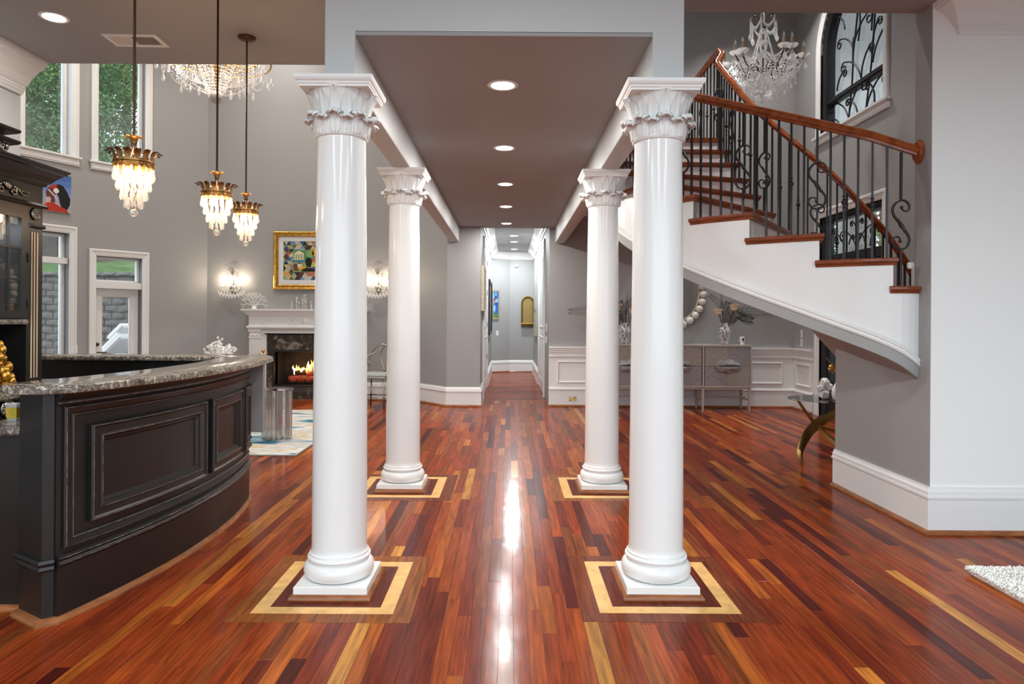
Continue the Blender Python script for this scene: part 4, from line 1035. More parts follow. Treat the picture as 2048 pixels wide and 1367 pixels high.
picture('framed_picture', 'dark framed picture deep in the hallway left wall', MHl, 3.35, 5.2, .98, 2.1, M['iron'], .04, .05, flat_art([(.1, .12, .16), (.3, .1, .06), (.05, .15, .2)], 6, 5))
MHe = frame((-.6, 16.2, 0), (.62, .34, 0))
picture('framed_picture', 'blue abstract painting in champagne frame at hallway end', MHe, .205, .40, 1.29, 2.0, champ, .03, .035, blue_art)
picture('framed_picture', 'gilt framed picture on hallway right wall', MHr, 1.2, 2.2, .94, 1.55, champ, .04, .05, flat_art([(.3, .28, .22), (.2, .2, .18)], 4, 6))
wallplate(MHe, .36, .95, 'white light switch below blue painting in hallway', 1)
MHf = frame((.02, 16.54, 0), (1, 0, 0))
# arched brass niche
t = thing('wall_niche', 'antique brass arched wall niche at the hallway end', 'wall niche'); mp = mapper(MHf)
c_, w_, zb, zs = .44, .165, 1.19, 1.70
def nl(i, p): return [mp(c_-w_+i, zb+i*.3, p)]+[mp(c_+(w_-i)*math.cos(PI-PI*k/14), zs+(w_-i)*math.sin(PI-PI*k/14), p) for k in range(15)]+[mp(c_+w_-i, zb+i*.3, p)]
obj('frame', MB().surf([nl(i, p) for i, p in ((0, .002), (0, .05), (.012, .06), (.03, .055), (.04, .045), (.045, .02))]), M['brass'], t, 40)
mb = MB(); L1 = nl(.045, .012); mb.add(L1, [tuple(range(len(L1)))]); obj('back', mb, mat('dull_brass', (.32, .23, .09), .4, .8), t)
mb = MB(); mb.box((c_-w_-.005, -.13, zb-.01), (c_+w_+.005, -.002, zb+.015), MHf)
obj('shelf', mb, M['brass'], t)
mb = MB()
for k in range(9): x = c_-w_+.02+k*(2*w_-.04)/8; mb.lathe([(.019, 0), (.015, -.04), (.004, -.075)], 8, MHf @ T((x, -.07+.04*abs(k-4)/4, zb-.01)))
o = obj('gadroon_bracket', mb, M['brass'], t, True)
t = thing('motion_sensor', 'small white motion sensor high on hallway end wall', 'sensor'); mp = mapper(MHf)
obj('housing', MB().cbox((.12, -.05, 2.58), (.19, -.001, 2.66), .01, MHf), M['plate'], t); obj('lens', MB().sphere(MHf @ Vector((.155, -.05, 2.625)), .012, 8, 5), M['dark'], t)
for k, (z, h, l) in enumerate(((1.17, .12, 'upper black faced keypad on hallway right wall edge'), (.98, .1, 'lower white keypad on hallway right wall edge'))):
    t = thing('wall_keypad', l, 'keypad'); Mk = frame((.603, 10.75, 0), (0, -1, 0))
    obj('housing', MB().cbox((0, -.02, z-h/2), (.12, -.001, z+h/2), .004, Mk), M['plate'], t)
    obj('screen', MB().box((.012, -.0215, z-h/2+.012), (.108, -.0195, z+h/2-.012), Mk), M['dark'] if k == 0 else M['steel'], t)
# ------------------------------------------------------------------ outdoors
gm = mat('patio_paving', (.16, .15, .14), .8, bump=.2, bscale=30, var=.3)
m = MB(); m.box((-32, 7.0, -.25), (-4.95, 14.2, -.12)); m.box((XE+.3, -5, -.25), (30, 30, -.12)); m.box((-30, -40, -.25), (30, -3.2, -.12))
struct('ground', m, gm, 'grey paved ground outside the house', 'ground')
grass = mat('lawn', (.075, .14, .025), .9, bump=.5, bscale=60, var=.5, vscale=6)
m = MB(); R_ = []
for j in range(9):
    t_ = j/8; R_.append([Vector((-26+22*i/24, 14.28+2.6*t_, 2.1+.6*t_+.06*math.sin(i*1.7+j))) for i in range(25)])
m.surf(R_); m.surf([[Vector((p.x, p.y, -.2)) for p in R_[0]], R_[0]])
struct('ground_bank', m, grass, 'green grass bank above the block retaining wall', 'ground', True)
mulch = mat('leaf_litter', (.07, .05, .035), .95, bump=.6, bscale=25, var=.5, vscale=9)
m = MB(); R_ = []
for j in range(9):
    t_ = j/8; R_.append([Vector((-30+28*i/24, 16.85+9*t_, 2.66+3.2*t_+.1*math.sin(i*1.1+j*2))) for i in range(25)])
m.surf(R_); struct('ground_slope', m, mulch, 'brown leaf littered slope under the trees', 'ground', True)
# block retaining wall
bw = thing('retaining_wall', 'grey split-face block retaining wall seen through the bay glass', 'retaining wall', (0, 14.0, -.12)); bw['kind'] = 'thing'
bm_ = mat('split_face_concrete_block', (.17, .155, .14), .9, bump=.8, bscale=35, var=.35, vscale=5)
obj('core', MB().box((-14, .06, 0), (-5, .25, 2.2)), M['subfloor'], bw)
ub = MB(); rr = random.Random(5); vs = []
for j in range(4):
    for i in range(5): vs.append((-.15+.3*i/4+.0, -.02*(0 < i < 4 and 0 < j < 3)-.02*rr.random()*(0 < i < 4 and 0 < j < 3), .148*j/3))
fs = [(j*5+i, j*5+i+1, j*5+i+6, j*5+i+5) for j in range(3) for i in range(4)]
ub.add(vs, fs); ub.box((-.148, .003, .001), (.148, .1, .147)); ubm = ub.mesh('block', bm_)
for r in range(15):
    for c in range(11):
        o = meshobj('block', ubm, bw, T((-10.75+c*.305+(.15 if r % 2 else 0), .01*((c*7+r*3) % 3), r*.151)) @ SC(1 if (c+r) % 2 else -1, 1, 1))
for c in range(13): o = meshobj('cap_block', ubm, bw, T((-10.8+c*.305, -.04, 15*.151)) @ SC(1, 1.3, .55))
# trees
def leaves_crown(seed, n, cx, cz, rx, rz, size, cols, cone=False):
    r = random.Random(seed); mb = MB(); cl = []
    for k in range(60):
        a = r.random()*2*PI; h = r.random(); rad = rx*(1-.75*h if cone else math.sqrt(max(.05, 1-(2*h-1)**2)))*math.sqrt(r.random())
        cl.append((rad*math.cos(a), rad*math.sin(a), cz+(h-.5)*2*rz, .35+.45*r.random(), r.choice(cols)))
    for k in range(n):
        x, y, z, q, c = r.choice(cl); d = Vector((r.gauss(0, 1), r.gauss(0, 1), r.gauss(0, .8))).normalized()*q*r.random()**.4
        p = Vector((x, y, z))+d; u = Vector((r.gauss(0, 1), r.gauss(0, 1), r.gauss(0, 1))).normalized(); w = u.orthogonal().normalized(); s = size*(.6+.8*r.random())
        k_ = .7+.6*r.random(); cc = (c[0]*k_, c[1]*k_, c[2]*k_)
        mb.add([p-u*s, p+w*s*.45, p+u*s, p-w*s*.45], [(0, 1, 2, 3)], None, cc)
    return mb
leafm = attr_mat('foliage', .6, .3)
bark = mat('bark', (.075, .06, .05), .9, bump=.6, bscale=20, var=.4)
GR = [(.05, .12, .03), (.035, .09, .03), (.08, .16, .035), (.06, .13, .05)]; YG = [(.17, .2, .04), (.08, .15, .03), (.26, .25, .05)]
TR = [(-11.2, 17.6, 'dense green pine directly behind the right bay window', 3.2, 7.2, 1.5, 2.6, True, GR, 5200), (-13.0, 18.2, 'bushy evergreen filling the lower left bay window view', 3.3, 7.0, 1.6, 2.7, False, GR, 6000),
      (-14.6, 20.0, 'tall yellow green tree in the left bay window top', 4.0, 9.3, 2.1, 3.0, False, YG+GR[:2], 6000), (-12.3, 21.5, 'slender tree with bare trunk in right bay window', 4.2, 10.2, 1.4, 1.6, False, YG, 2500),
      (-11.0, 20.5, 'straight dark trunked pine at the right bay window', 4.0, 9.4, 1.3, 1.4, False, GR, 2200), (-16.0, 18.5, 'dark evergreen at the left edge of bay view', 3.4, 7.6, 1.8, 3.2, False, GR, 4500),
      (-9.4, 19.5, 'low shrubby tree behind the patio door transom', 3.6, 5.4, 1.4, 1.6, False, GR, 3000), (-12.0, 19.4, 'leafy mid green tree between the two bay windows', 3.6, 7.6, 1.5, 2.6, False, GR+YG[:1], 5000)]
for k, (x, y, lab, g0, cz, rx, rz, cone, cols, n) in enumerate(TR):
    t = thing('tree', lab, 'tree', (x, y, g0-.9), 0, 'trees beyond the bay windows')
    hgt = cz-g0+.9+rz*.8
    obj('trunk', MB().tube([(0, 0, 0), (.03, .02, hgt*.4), (-.02, 0, hgt*.75), (0, .03, hgt)], [.16, .13, .09, .03], 9), bark, t, True)
    obj('crown', leaves_crown(20+k, int(n*3.2), 0, cz-g0+.9, rx, rz, .05, cols, cone), leafm, t)
# entrance porch outside the front door
pst = mat('pale_porch_plaster', (.75, .74, .72), .8, bump=.2, bscale=40); pstone = mat('pale_rubble_stone', (.42, .39, .34), .9, bump=.8, bscale=12, var=.5, vscale=7)
m = MB(); m.box((XE+.2, 5, 6.35), (8.2, 18, 6.5)); m.box((7.6, 5, 5.6), (8.2, 18, 6.35)); struct('porch_roof', m, pst, 'pale porch roof outside the arched window', 'porch')
for k, y in enumerate((10.4, 15.2)):
    t = thing('porch_pillar', 'pale stone porch pillar outside the arched window, ' + ('nearer' if k == 0 else 'farther'), 'pillar', (7.85, y, -.12)); obj('shaft', MB().box((-.3, -.3, .3), (.3, .3, 5.5)), pstone, t); obj('base', MB().cbox((-.38, -.38, 0), (.38, .38, .3), .03), pst, t); obj('cap', MB().cbox((-.38, -.38, 5.5), (.38, .38, 5.72), .03), pst, t)
for k, (x, y, lab, cz, rx, rz) in enumerate(((11.5, 18.0, 'yellow green tree beyond the entrance porch', 4.2, 2.6, 3.2), (12.5, 22.5, 'tall green tree far beyond the entrance porch', 5.5, 3.2, 4.0))):
    t = thing('tree', lab, 'tree', (x, y, -.12), 0, 'trees in front of the house'); obj('trunk', MB().tube([(0, 0, 0), (.05, 0, 2), (0, .03, cz)], [.2, .15, .06], 9), bark, t, True); obj('crown', leaves_crown(50+k, 7000, 0, cz, rx, rz, .11, YG+GR[:1]), leafm, t)
# sun lounger on the patio
t = thing('patio_lounger', 'white cushioned lounger on the patio seen through the door', 'lounger', (-7.5, 11.9, -.12), math.radians(-8))
cw = mat('white_outdoor_fabric', (.75, .73, .72), .8)
obj('frame', MB().box((-.75, -.3, .28), (.65, -.27, .33)).box((-.75, .27, .28), (.65, .3, .33)).box((-.75, -.3, .28), (-.72, .3, .33)), M['steel'], t)
for (a, b) in ((-.7, -.28), (-.7, .25), (.55, -.28), (.55, .25)): obj('leg', MB().box((a, b, 0), (a+.03, b+.03, .28)), M['steel'], t)
obj('seat_cushion', MB().cbox((-.74, -.28, .33), (.15, .28, .47), .03), cw, t)
obj('back_cushion', MB().cbox((-.02, -.28, -.07), (.98, .28, .07), .03, T((.12, 0, .46)) @ RY(math.radians(-42))), cw, t)
obj('head_cushion', MB().cbox((.0, -.26, -.05), (.36, .26, .05), .03, T((.62, 0, 1.05)) @ RY(math.radians(-42))), cw, t)
# ------------------------------------------------------------------ fireplace
fp = thing('fireplace', 'white carved mantel fireplace with dark marble surround', 'fireplace', (FX, YF-.002, 0)); fp['kind'] = 'thing'
def fbox(name, a, b, mt, e=0, par=None):
    mb = MB(); (mb.cbox(a, b, e) if e else mb.box(a, b)); return obj(name, mb, mt, par or fp)
W_p, d_ = .878, .14
fbox('marble_surround', (-.62, -.06, .80), (.62, 0, 1.045), M['marble']); fbox('marble_surround', (-.62, -.06, .0), (-.54, 0, .80), M['marble']); fbox('marble_surround', (.54, -.06, 0), (.62, 0, .80), M['marble'])
fbox('marble_hearth', (-.54, -.06, 0), (.54, .0, .21), M['marble'])
fbox('hearth_shoe', (-.62, -.085, 0), (.62, -.062, .02), M['shoe'])
fbox('mantel_field', (-.80, -.10, 1.045), (.80, 0, 1.34), M['white']); fbox('frieze', (-W_p, -.15, 1.18), (W_p, -.10, 1.335), M['white'])
obj('mantel_shelf', MB().sweep([(-W_p, 0, 0), (-W_p, -.15, 0), (W_p, -.15, 0), (W_p, 0, 0)], [(-.02, 1.335), (.015, 1.335), (.022, 1.35), (.04, 1.362), (.04, 1.376), (.07, 1.40), (.09, 1.418), (.095, 1.418), (.095, 1.44), (-.02, 1.44)]).box((-W_p, -.15, 1.40), (W_p, 0, 1.439)), M['white'], fp)
obj('frieze_moulding', MB().sweep([(-W_p, 0, 0), (-W_p, -.15, 0), (W_p, -.15, 0), (W_p, 0, 0)], [(-.02, 1.13), (.01, 1.13), (.03, 1.15), (.03, 1.17), (0, 1.185), (-.02, 1.185)]), M['white'], fp)
dm = MB().box((-.009, -.012, 0), (.009, .012, .016)).mesh('dentil', M['white'])
for k in range(44): meshobj('dentil', dm, fp, T((-W_p+.02+k*(2*W_p-.04)/43, -.195, 1.380)))
for sg in (-1, 1):
    x0, x1 = (sg*W_p, sg*.70) if sg < 0 else (.70, W_p)
    p = fbox('pilaster', (x0, -.13, 0), (x1, 0, 1.13), M['white'])
    for k in range(7): meshobj('flute', MB().tube([(0, 0, .22), (0, 0, .97)], .007, 6).mesh('flute', M['white']), p, T((x0+.026+k*.021, -.131, 0)))
    mb = MB()
    for k in range(5): mb.sphere((x0+.03+k*.03, -.135, 1.03+.012*(k % 2)), .018, 8, 5, (1, .6, 1.4))
    mb.box((x0-.008, -.145, .985), (x1+.008, 0, 1.0)); mb.box((x0-.01, -.15, 1.085), (x1+.01, 0, 1.128)); obj('pilaster_capital', mb, M['plaster'], p, 40)
    fbox('pilaster_base', (x0-.01, -.145, 0), (x1+.01, -.0, .2), M['white'], .008)
obj('inner_casing', MB().sweep([(-.70, 0, 0), (-.70, 0, 0)], []) if False else MB().box((-.70, -.10, 0), (-.62, -.0, 1.045)).box((.62, -.10, 0), (.70, 0, 1.045)).box((-.70, -.115, 1.045), (.70, -.1, 1.10)).box((-.64, -.115, 1.045), (.64, -.1, 1.06)), M['white'], fp)
fz = -.152
for sg in (-1, 1):
    mb = MB()
    for (cx_, r, a0, tr, s) in ((.55, .05, 0, 1.6, 1), (.36, .045, PI, 1.6, -1), (.18, .035, 0, 1.4, 1)):
        pts = [Vector((sg*(cx_+(r*(1-.8*k/24))*math.cos(a0+s*2*PI*tr*k/24)), fz, 1.258+(r*(1-.8*k/24))*math.sin(a0+s*2*PI*tr*k/24))) for k in range(25)]
        mb.tube(pts, [.011-.006*k/24 for k in range(25)], 6)
    mb.tube(catmull([(sg*.68, fz, 1.225), (sg*.58, fz, 1.205), (sg*.46, fz, 1.258), (sg*.36, fz, 1.308), (sg*.27, fz, 1.258), (sg*.18, fz, 1.21), (sg*.05, fz, 1.235)], 4), .009, 6)
    for k in range(9): mb.sphere((sg*(.06+.07*k), fz, 1.258+.04*math.sin(k*2.1)), .014, 6, 4, (1.3, .5, .8))
    obj('carved_scroll', mb, M['plaster'], fp, True)
mb = MB().sphere((0, fz, 1.26), .045, 12, 6, (1, .4, 1))
for k in range(9): a = PI*k/8; mb.sphere((.06*math.cos(a), fz, 1.25+.05*math.sin(a)), .016, 6, 4, (1, .5, 1))
obj('carved_shell', mb, M['plaster'], fp, True)
soot = mat('sooty_firebox', (.05, .042, .036), .9, bump=.4, bscale=40, var=.4)
obj('firebox', MB().box((-.54, .45, .15), (.54, .5, .9)).box((-.58, 0, .15), (-.54, .5, .9)).box((.54, 0, .15), (.58, .5, .9)).box((-.58, 0, .84), (.58, .5, .9)).box((-.58, .0, .15), (.58, .5, .211)), soot, fp)
obj('metal_trim', MB().rectframe(lambda s, z, p: Vector((s, -.06-p, z)), -.54, .54, .21, .80, [(0, 0), (0, .01), (.03, .008), (.035, -.05)]), M['iron'], fp)
logs = thing('fire_logs', 'burning logs on a grate inside the fireplace', 'fire logs', (FX, YF+.2, .2115))
logm = mat('charred_log', (.09, .05, .035), .9, bump=.8, bscale=30, var=.7, vcol2=(.02, .015, .012))
ember = mat('glowing_ember_log', (.25, .05, .03), .8, bump=.6, bscale=30, var=.8, vscale=14, vcol2=(.04, .02, .015), emit=(1, .10, .03), es=.12)
obj('grate', MB().box((-.34, -.12, .05), (.34, -.10, .07)).box((-.34, .06, .05), (.34, .08, .07)), M['iron'], logs)
for k in range(6): obj('grate_bar', MB().tube([(-.3+k*.12, -.14, .12), (-.3+k*.12, -.13, .06), (-.3+k*.12, .1, .06)], .008, 6), M['iron'], logs)
for k in range(2): obj('grate_foot', MB().box((-.3+k*.58, -.05, 0), (-.28+k*.58, -.03, .055)), M['iron'], logs)
for (a, b, r, mt) in (((-.33, -.07, .115), (.33, -.05, .12), .05, ember), ((-.3, .05, .115), (.32, .06, .12), .055, logm), ((-.25, -.02, .20), (.28, .03, .22), .045, logm), ((-.05, -.09, .19), (.3, .06, .25), .035, ember)):
    a, b = Vector(a), Vector(b); obj('log', MB().tube([a, a.lerp(b, .3)+Vector((0, 0, .008)), a.lerp(b, .7), b], [r*.9, r, r*.97, r*.85], 10), mt, logs, 50)
flame = emis('flame', (1, .42, .08), 3.2); flame2 = emis('flame_core', (1, .75, .35), 6)
rr = random.Random(8)
for k in range(15):
    x = -.28+.56*k/14+.03*rr.random(); h = .08+.12*rr.random()*(1-abs(k-7)/10); z0 = .20+.05*rr.random(); y = -.08+.12*rr.random(); sw = (rr.random()-.5)*.06
    obj('flame', MB().tube(catmull([(x, y, z0-.03), (x+.01, y, z0+h*.35), (x+sw, y, z0+h*.7), (x+sw*.5, y, z0+h)], 3), [.004, .012, .02, .021, .018, .014, .010, .006, .003, .001], 7), flame if k % 3 else flame2, logs, True)
lamp('fire_glow', logs, (0, -.1, .3), 3, (1, .5, .2), .1, 'POINT')
# fire tools
t = thing('fire_tool_set', 'brass handled fire tools left of the firebox', 'fire tools', (-3.72, 10.15, 0))
obj('base', MB().lathe([(.001, 0), (.11, 0), (.11, .012), (.08, .025), (.012, .03)], 20), M['brass'], t, 40)
obj('stand', MB().tube([(0, 0, .03), (0, 0, .78)], .008, 8), M['brass'], t); obj('knob', MB().sphere((0, 0, .80), .026, 10, 7), M['brass'], t, True)
obj('cross_arm', MB().tube([(-.06, 0, .66), (.06, 0, .66)], .006, 6), M['brass'], t)
for k, x in enumerate((-.055, .055)):
    o = obj(['shovel', 'poker'][k], MB().tube([(x, -.01, .16), (x, -.01, .74)], .005, 6), M['iron'], t)
    obj('handle', MB().lathe([(.006, .64), (.012, .68), (.009, .72), (.015, .76), (.001, .79)], 10, T((x, -.01, 0))), M['brass'], o, True)
    obj('blade', MB().box((x-.04, -.016, .08), (x+.04, -.008, .19)) if k == 0 else MB().tube([(x, -.01, .06), (x, -.01, .16)], [.002, .007], 6), M['brass'] if k == 0 else M['iron'], o)
# crystal pedestal
t = thing('crystal_pedestal', 'ribbed clear crystal pedestal standing on the blue rug', 'pedestal', (-2.46, 7.12, .013))
mb = MB().prism([(.165*math.cos(a), .12*math.sin(a)) for a in [2*PI*k/24 for k in range(24)]], 0, .02); obj('base_plate', mb, M['steel'], t)
obj('top_plate', MB().prism([(.168*math.cos(a), .122*math.sin(a)) for a in [2*PI*k/24 for k in range(24)]], .535, .553), M['steel'], t)
rodm = MB().lathe([(.026, .02), (.026, .535)], 8).mesh('crystal_rod', M['crystalclear'], 40)
for k in range(16): a = 2*PI*k/16; meshobj('crystal_rod', rodm, t, T((.135*math.cos(a), .09*math.sin(a), 0)) @ RZ(a))
obj('core', MB().lathe([(.055, .02), (.055, .535)], 12), M['steel'], t, 30)
# rug in the living room
def rug_mat():
    m, N, L, b = nt('watercolour_rug'); geo = N.new('ShaderNodeNewGeometry'); mp = N.new('ShaderNodeMapping'); mp.inputs['Rotation'].default_value = (0, 0, .75); mp.inputs['Scale'].default_value = (.55, 2.6, 1)
    n = N.new('ShaderNodeTexNoise'); n.inputs['Scale'].default_value = 1.5; n.inputs['Detail'].default_value = 7; n.inputs['Distortion'].default_value = 1.0
    L.new(geo.outputs['Position'], mp.inputs['Vector']); L.new(mp.outputs['Vector'], n.inputs['Vector'])
    r = N.new('ShaderNodeValToRGB'); e = r.color_ramp.elements; e[0].position = .30; e[0].color = (.02, .09, .14, 1); e[1].position = .78; e[1].color = (.62, .62, .60, 1)
    for p, c in ((.39, (.10, .24, .32)), (.43, (.55, .56, .55)), (.50, (.66, .66, .64)), (.545, (.50, .34, .13)), (.57, (.64, .63, .60)), (.64, (.35, .42, .45)), (.68, (.64, .64, .62))):
        k = e.new(p); k.color = (*c, 1)
    L.new(n.outputs['Fac'], r.inputs['Fac']); L.new(r.outputs['Color'], b.inputs['Base Color']); b.inputs['Roughness'].default_value = .95; b.inputs['Specular IOR Level'].default_value = .1; return m
t = thing('living_rug', 'white rug with blue and gold brush strokes before fireplace', 'rug')
obj('pile', MB().cbox((-5.3, 6.37, .001), (-2.03, 9.45, .013), .004), rug_mat(), t)
obj('binding', MB().sweep([(-5.3, 6.37, 0), (-2.03, 6.37, 0), (-2.03, 9.45, 0), (-5.3, 9.45, 0)], [(.001, .001), (.012, .001), (.012, .010), (.001, .011)], True), mat('grey_binding', (.4, .4, .38), .9), t)
# ------------------------------------------------------------------ quilt picture over the mantel
MF = frame((FX, YF, 0), (1, 0, 0))
def quilt(mb, P):
    r = random.Random(14)
    cols = [(.05, .09, .25), (.10, .04, .03), (.55, .48, .22), (.30, .36, .16), (.03, .03, .03), (.45, .16, .10), (.5, .5, .46), (.16, .28, .42), (.62, .34, .10), (.14, .11, .05), (.35, .42, .28), (.6, .55, .35)]
    n, m_ = 9, 5
    def cl(u, v, k): return P(min(1, max(0, u)), min(1, max(0, v)), k)
    for i in range(-1, n+1):
        for j in range(-1, m_*2+1):
            u, v = (i+.5*(j % 2))/n+.5/n, j/(2*m_); du, dv = .5/n, .5/m_
            for q in ((u-du, v, u, v+dv, u+du, v), (u-du, v, u, v-dv, u+du, v)):
                mb.add([cl(q[0], q[1], 0), cl(q[2], q[3], 0), cl(q[4], q[5], 0)], [(0, 1, 2)], None, r.choice(cols))
    def rect(u0, v0, u1, v1, c, k): mb.add([P(u0, v0, k), P(u1, v0, k), P(u1, v1, k), P(u0, v1, k)], [(0, 1, 2, 3)], None, c)
    rect(.2, .21, .82, .78, (.10, .26, .14), 1); rect(.2, .21, .82, .48, (.30, .36, .12), 1.5); rect(.2, .46, .45, .50, (.04, .22, .45), 2)
    rect(.22, .52, .42, .68, (.66, .60, .34), 2); mb.add([P(.21, .68, 2.2), P(.43, .68, 2.2), P(.32, .76, 2.2)], [(0, 1, 2)], None, (.72, .66, .42))
    for k in range(3): rect(.255+.055*k, .54, .275+.055*k, .66, (.10, .24, .25), 2.5)
    rect(.21, .24, .32, .42, (.12, .06, .05), 2); rect(.29, .34, .38, .42, (.7, .62, .42), 2.4); mb.add([P(.28, .42, 2.6), P(.39, .42, 2.6), P(.335, .47, 2.6)], [(0, 1, 2)], None, (.2, .04, .09)); rect(.30, .28, .46, .34, (.75, .36, .03), 2.5)
    rect(.56, .48, .80, .53, (.72, .08, .03), 2.2); rect(.6, .28, .82, .34, (.03, .07, .35), 2.2); rect(.58, .34, .8, .46, (.45, .50, .06), 2); rect(.62, .53, .80, .60, (.3, .2, .08), 2); rect(.74, .21, .82, .34, (.05, .12, .42), 2.6)
    for (u, v, q, c) in ((.66, .70, .07, (.85, .38, .03)), (.72, .73, .05, (.75, .12, .06)), (.55, .68, .08, (.25, .36, .12)), (.78, .62, .07, (.04, .12, .40))):
        mb.add([P(u+q*math.cos(a), v+q*1.3*math.sin(a), 3) for a in [2*PI*k/12 for k in range(12)]], [tuple(range(12))], None, c)
    for k in range(6): rect(.62+.03*k, .36, .64+.03*k, .42, r.choice([(.7, .7, .7), (.05, .05, .05), (.7, .5, .1)]), 2.8)
    B = (.012, .011, .011)
    mb.add([P(u, v, 4) for u, v in ((.37, .22), (.38, .26), (.42, .29), (.475, .31), (.48, .36), (.455, .42), (.452, .49), (.465, .55), (.50, .58), (.54, .58), (.575, .55), (.588, .49), (.585, .42), (.56, .36), (.565, .31), (.62, .29), (.66, .26), (.67, .22))], [tuple(range(18))], None, B)
    mb.add([P(.495, .315, 5), P(.545, .315, 5), P(.54, .335, 5), P(.50, .335, 5)], [(0, 1, 2, 3)], None, (.6, .6, .6))
picture('framed_picture', 'gold framed quilt collage with dark bust silhouette above mantel', MF, -.535, .535, 1.755, 2.67, M['gold'], .045, .075, quilt, 'picture', .075)
# canvas of a woman in red beside the hutch
def woman(mb, P):
    def poly(pts, c, k): mb.add([P(u, v, k) for u, v in pts], [tuple(range(len(pts)))], None, c)
    for k in range(6): poly([(0, k/6), (1, k/6), (1, (k+1)/6), (0, (k+1)/6)], [(.40, .38, .42), (.38, .38, .46), (.28, .34, .52), (.16, .26, .52), (.09, .19, .46), (.06, .14, .38)][k], 0)
    H_ = (.012, .010, .010); R_ = (.45, .035, .02); SK = (.14, .035, .02)
    poly([(.55, .62), (.60, .70), (.70, .74), (.80, .70), (.90, .55), (.98, .38), (.97, .22), (.90, .08), (.80, .06), (.72, .2), (.68, .4), (.62, .5)], H_, 1)
    poly([(.30, .0), (.32, .14), (.42, .22), (.52, .26), (.60, .20), (.74, .14), (.86, .10), (.95, .0)], R_, 2)
    poly([(.48, .24), (.50, .33), (.46, .38), (.40, .36), (.365, .40), (.38, .43), (.355, .47), (.39, .52), (.42, .60), (.52, .66), (.60, .62), (.62, .50), (.58, .36), (.60, .24)], SK, 3)
    poly([(.44, .62), (.50, .69), (.60, .71), (.66, .66), (.60, .60), (.50, .60)], R_, 4)
    poly([(.36, .22), (.50, .22), (.50, .35), (.38, .34)], (.55, .42, .42), 2.5)
    poly([(.42, .54), (.44, .57), (.66, .36), (.63, .33)], (.55, .52, .55), 5)
    mb.add([P(.62+.07*math.cos(a), .55+.07*math.sin(a), 6) for a in [2*PI*k/14 for k in range(14)]], [tuple(range(14))], None, (.75, .72, .66))
    poly([(.40, .90), (.42, .96), (.46, .98), (.48, .9), (.46, .82), (.42, .82)], (.4, .06, .04), 3); poly([(.44, .97), (.45, 1), (.49, 1), (.48, .97)], (.6, .58, .52), 3)
t = thing('canvas_picture', 'unframed canvas of a woman in red with white flower', 'picture'); mp = mapper(MBm); c0, c1 = sB(58, 380), sB(140, 380)
obj('canvas', sbox(MB(), MBm, c0, c1, 2.70, 3.20, .001, .03), M['plate'], t)
mb = MB(); woman(mb, lambda u, v, k=0: mp(c0+(c1-c0)*u, 2.70+.5*v, .0306+k*.0003)); obj('painting', mb, M['art'], t)
# ------------------------------------------------------------------ mantel and bar ornaments
wc = mat('white_coral', (.80, .78, .75), .7)
def coral(name, label, loc, w, h, seed, depth=.35):
    r = random.Random(seed); t = thing(name, label, 'coral', loc); base = obj('base', MB().lathe([(.001, 0), (w*.14, 0), (w*.13, h*.06), (w*.06, h*.12), (.001, h*.13)], 14), wc, t, True)
    def grow(p, d, l, rad, n, mb):
        q = p+d*l; mb.tube([p, p.lerp(q, .5)+Vector((r.gauss(0, .02)*l, r.gauss(0, .02)*l, 0)), q], [rad, rad*.85, rad*.7], 5)
        if n == 0: mb.sphere(q, rad*.8, 6, 4); return
        for s in (-1, 1):
            a = s*(.35+.3*r.random()); dd = Vector((d.x*math.cos(a)+d.z*math.sin(a), d.y+r.gauss(0, .15)*depth, -d.x*math.sin(a)+d.z*math.cos(a))).normalized(); grow(q, dd, l*.78, rad*.78, n-1, mb)
    for k in range(5):
        mb = MB(); a = (k-2)*.42; grow(Vector((0, 0, h*.06)), Vector((math.sin(a), .1*r.gauss(0, 1), math.cos(a))).normalized(), h*.26, h*.028, 4, mb); obj('branch', mb, wc, t, True)
coral('coral', 'white branching coral on the left end of the mantel', (at(508, 616, 10.5).x, 10.52, 1.441), .3, .30, 3)
r_ = random.Random(9)
t = thing('pedestal_table', 'white round pedestal table behind the bar carrying white coral', 'table', (-2.93, 6.75, .0135))
obj('top', MB().lathe([(.001, .84), (.20, .84), (.205, .85), (.20, .865), (.001, .865)], 28), M['white'], t, 40)
obj('stem', MB().lathe([(.035, .02), (.03, .5), (.05, .84)], 16), M['white'], t, 40)
obj('foot', MB().lathe([(.001, 0), (.15, 0), (.15, .012), (.04, .03), (.001, .03)], 24), M['white'], t, 40)
t = thing('coral', 'bushy white coral cluster showing above the bar top edge', 'coral', (-2.93, 6.75, .902)); t.scale = (1.75, 1.75, 1.75)
for k in range(26):
    a = r_.random()*2*PI; q = r_.random(); L_c = .05+.03*r_.random(); d = Vector((math.cos(a)*q*1.5, math.sin(a)*q*.8, .45)).normalized()
    mb = MB().tube([Vector((0, 0, .0)), d*L_c*.6, d*L_c*1.3], [.012, .01, .007], 6)
    for j in range(4): e_ = d*L_c*(.7+.2*j)+Vector((r_.gauss(0, .01), r_.gauss(0, .008), abs(r_.gauss(0, .008)))); mb.sphere(e_, .008, 6, 4)
    obj('branch', mb, wc, t, True)
t = thing('candle_holder', 'cluster of polished silver ball candle holders on the mantel', 'candle holder', (at(604, 616, 10.5).x, 10.54, 1.441))
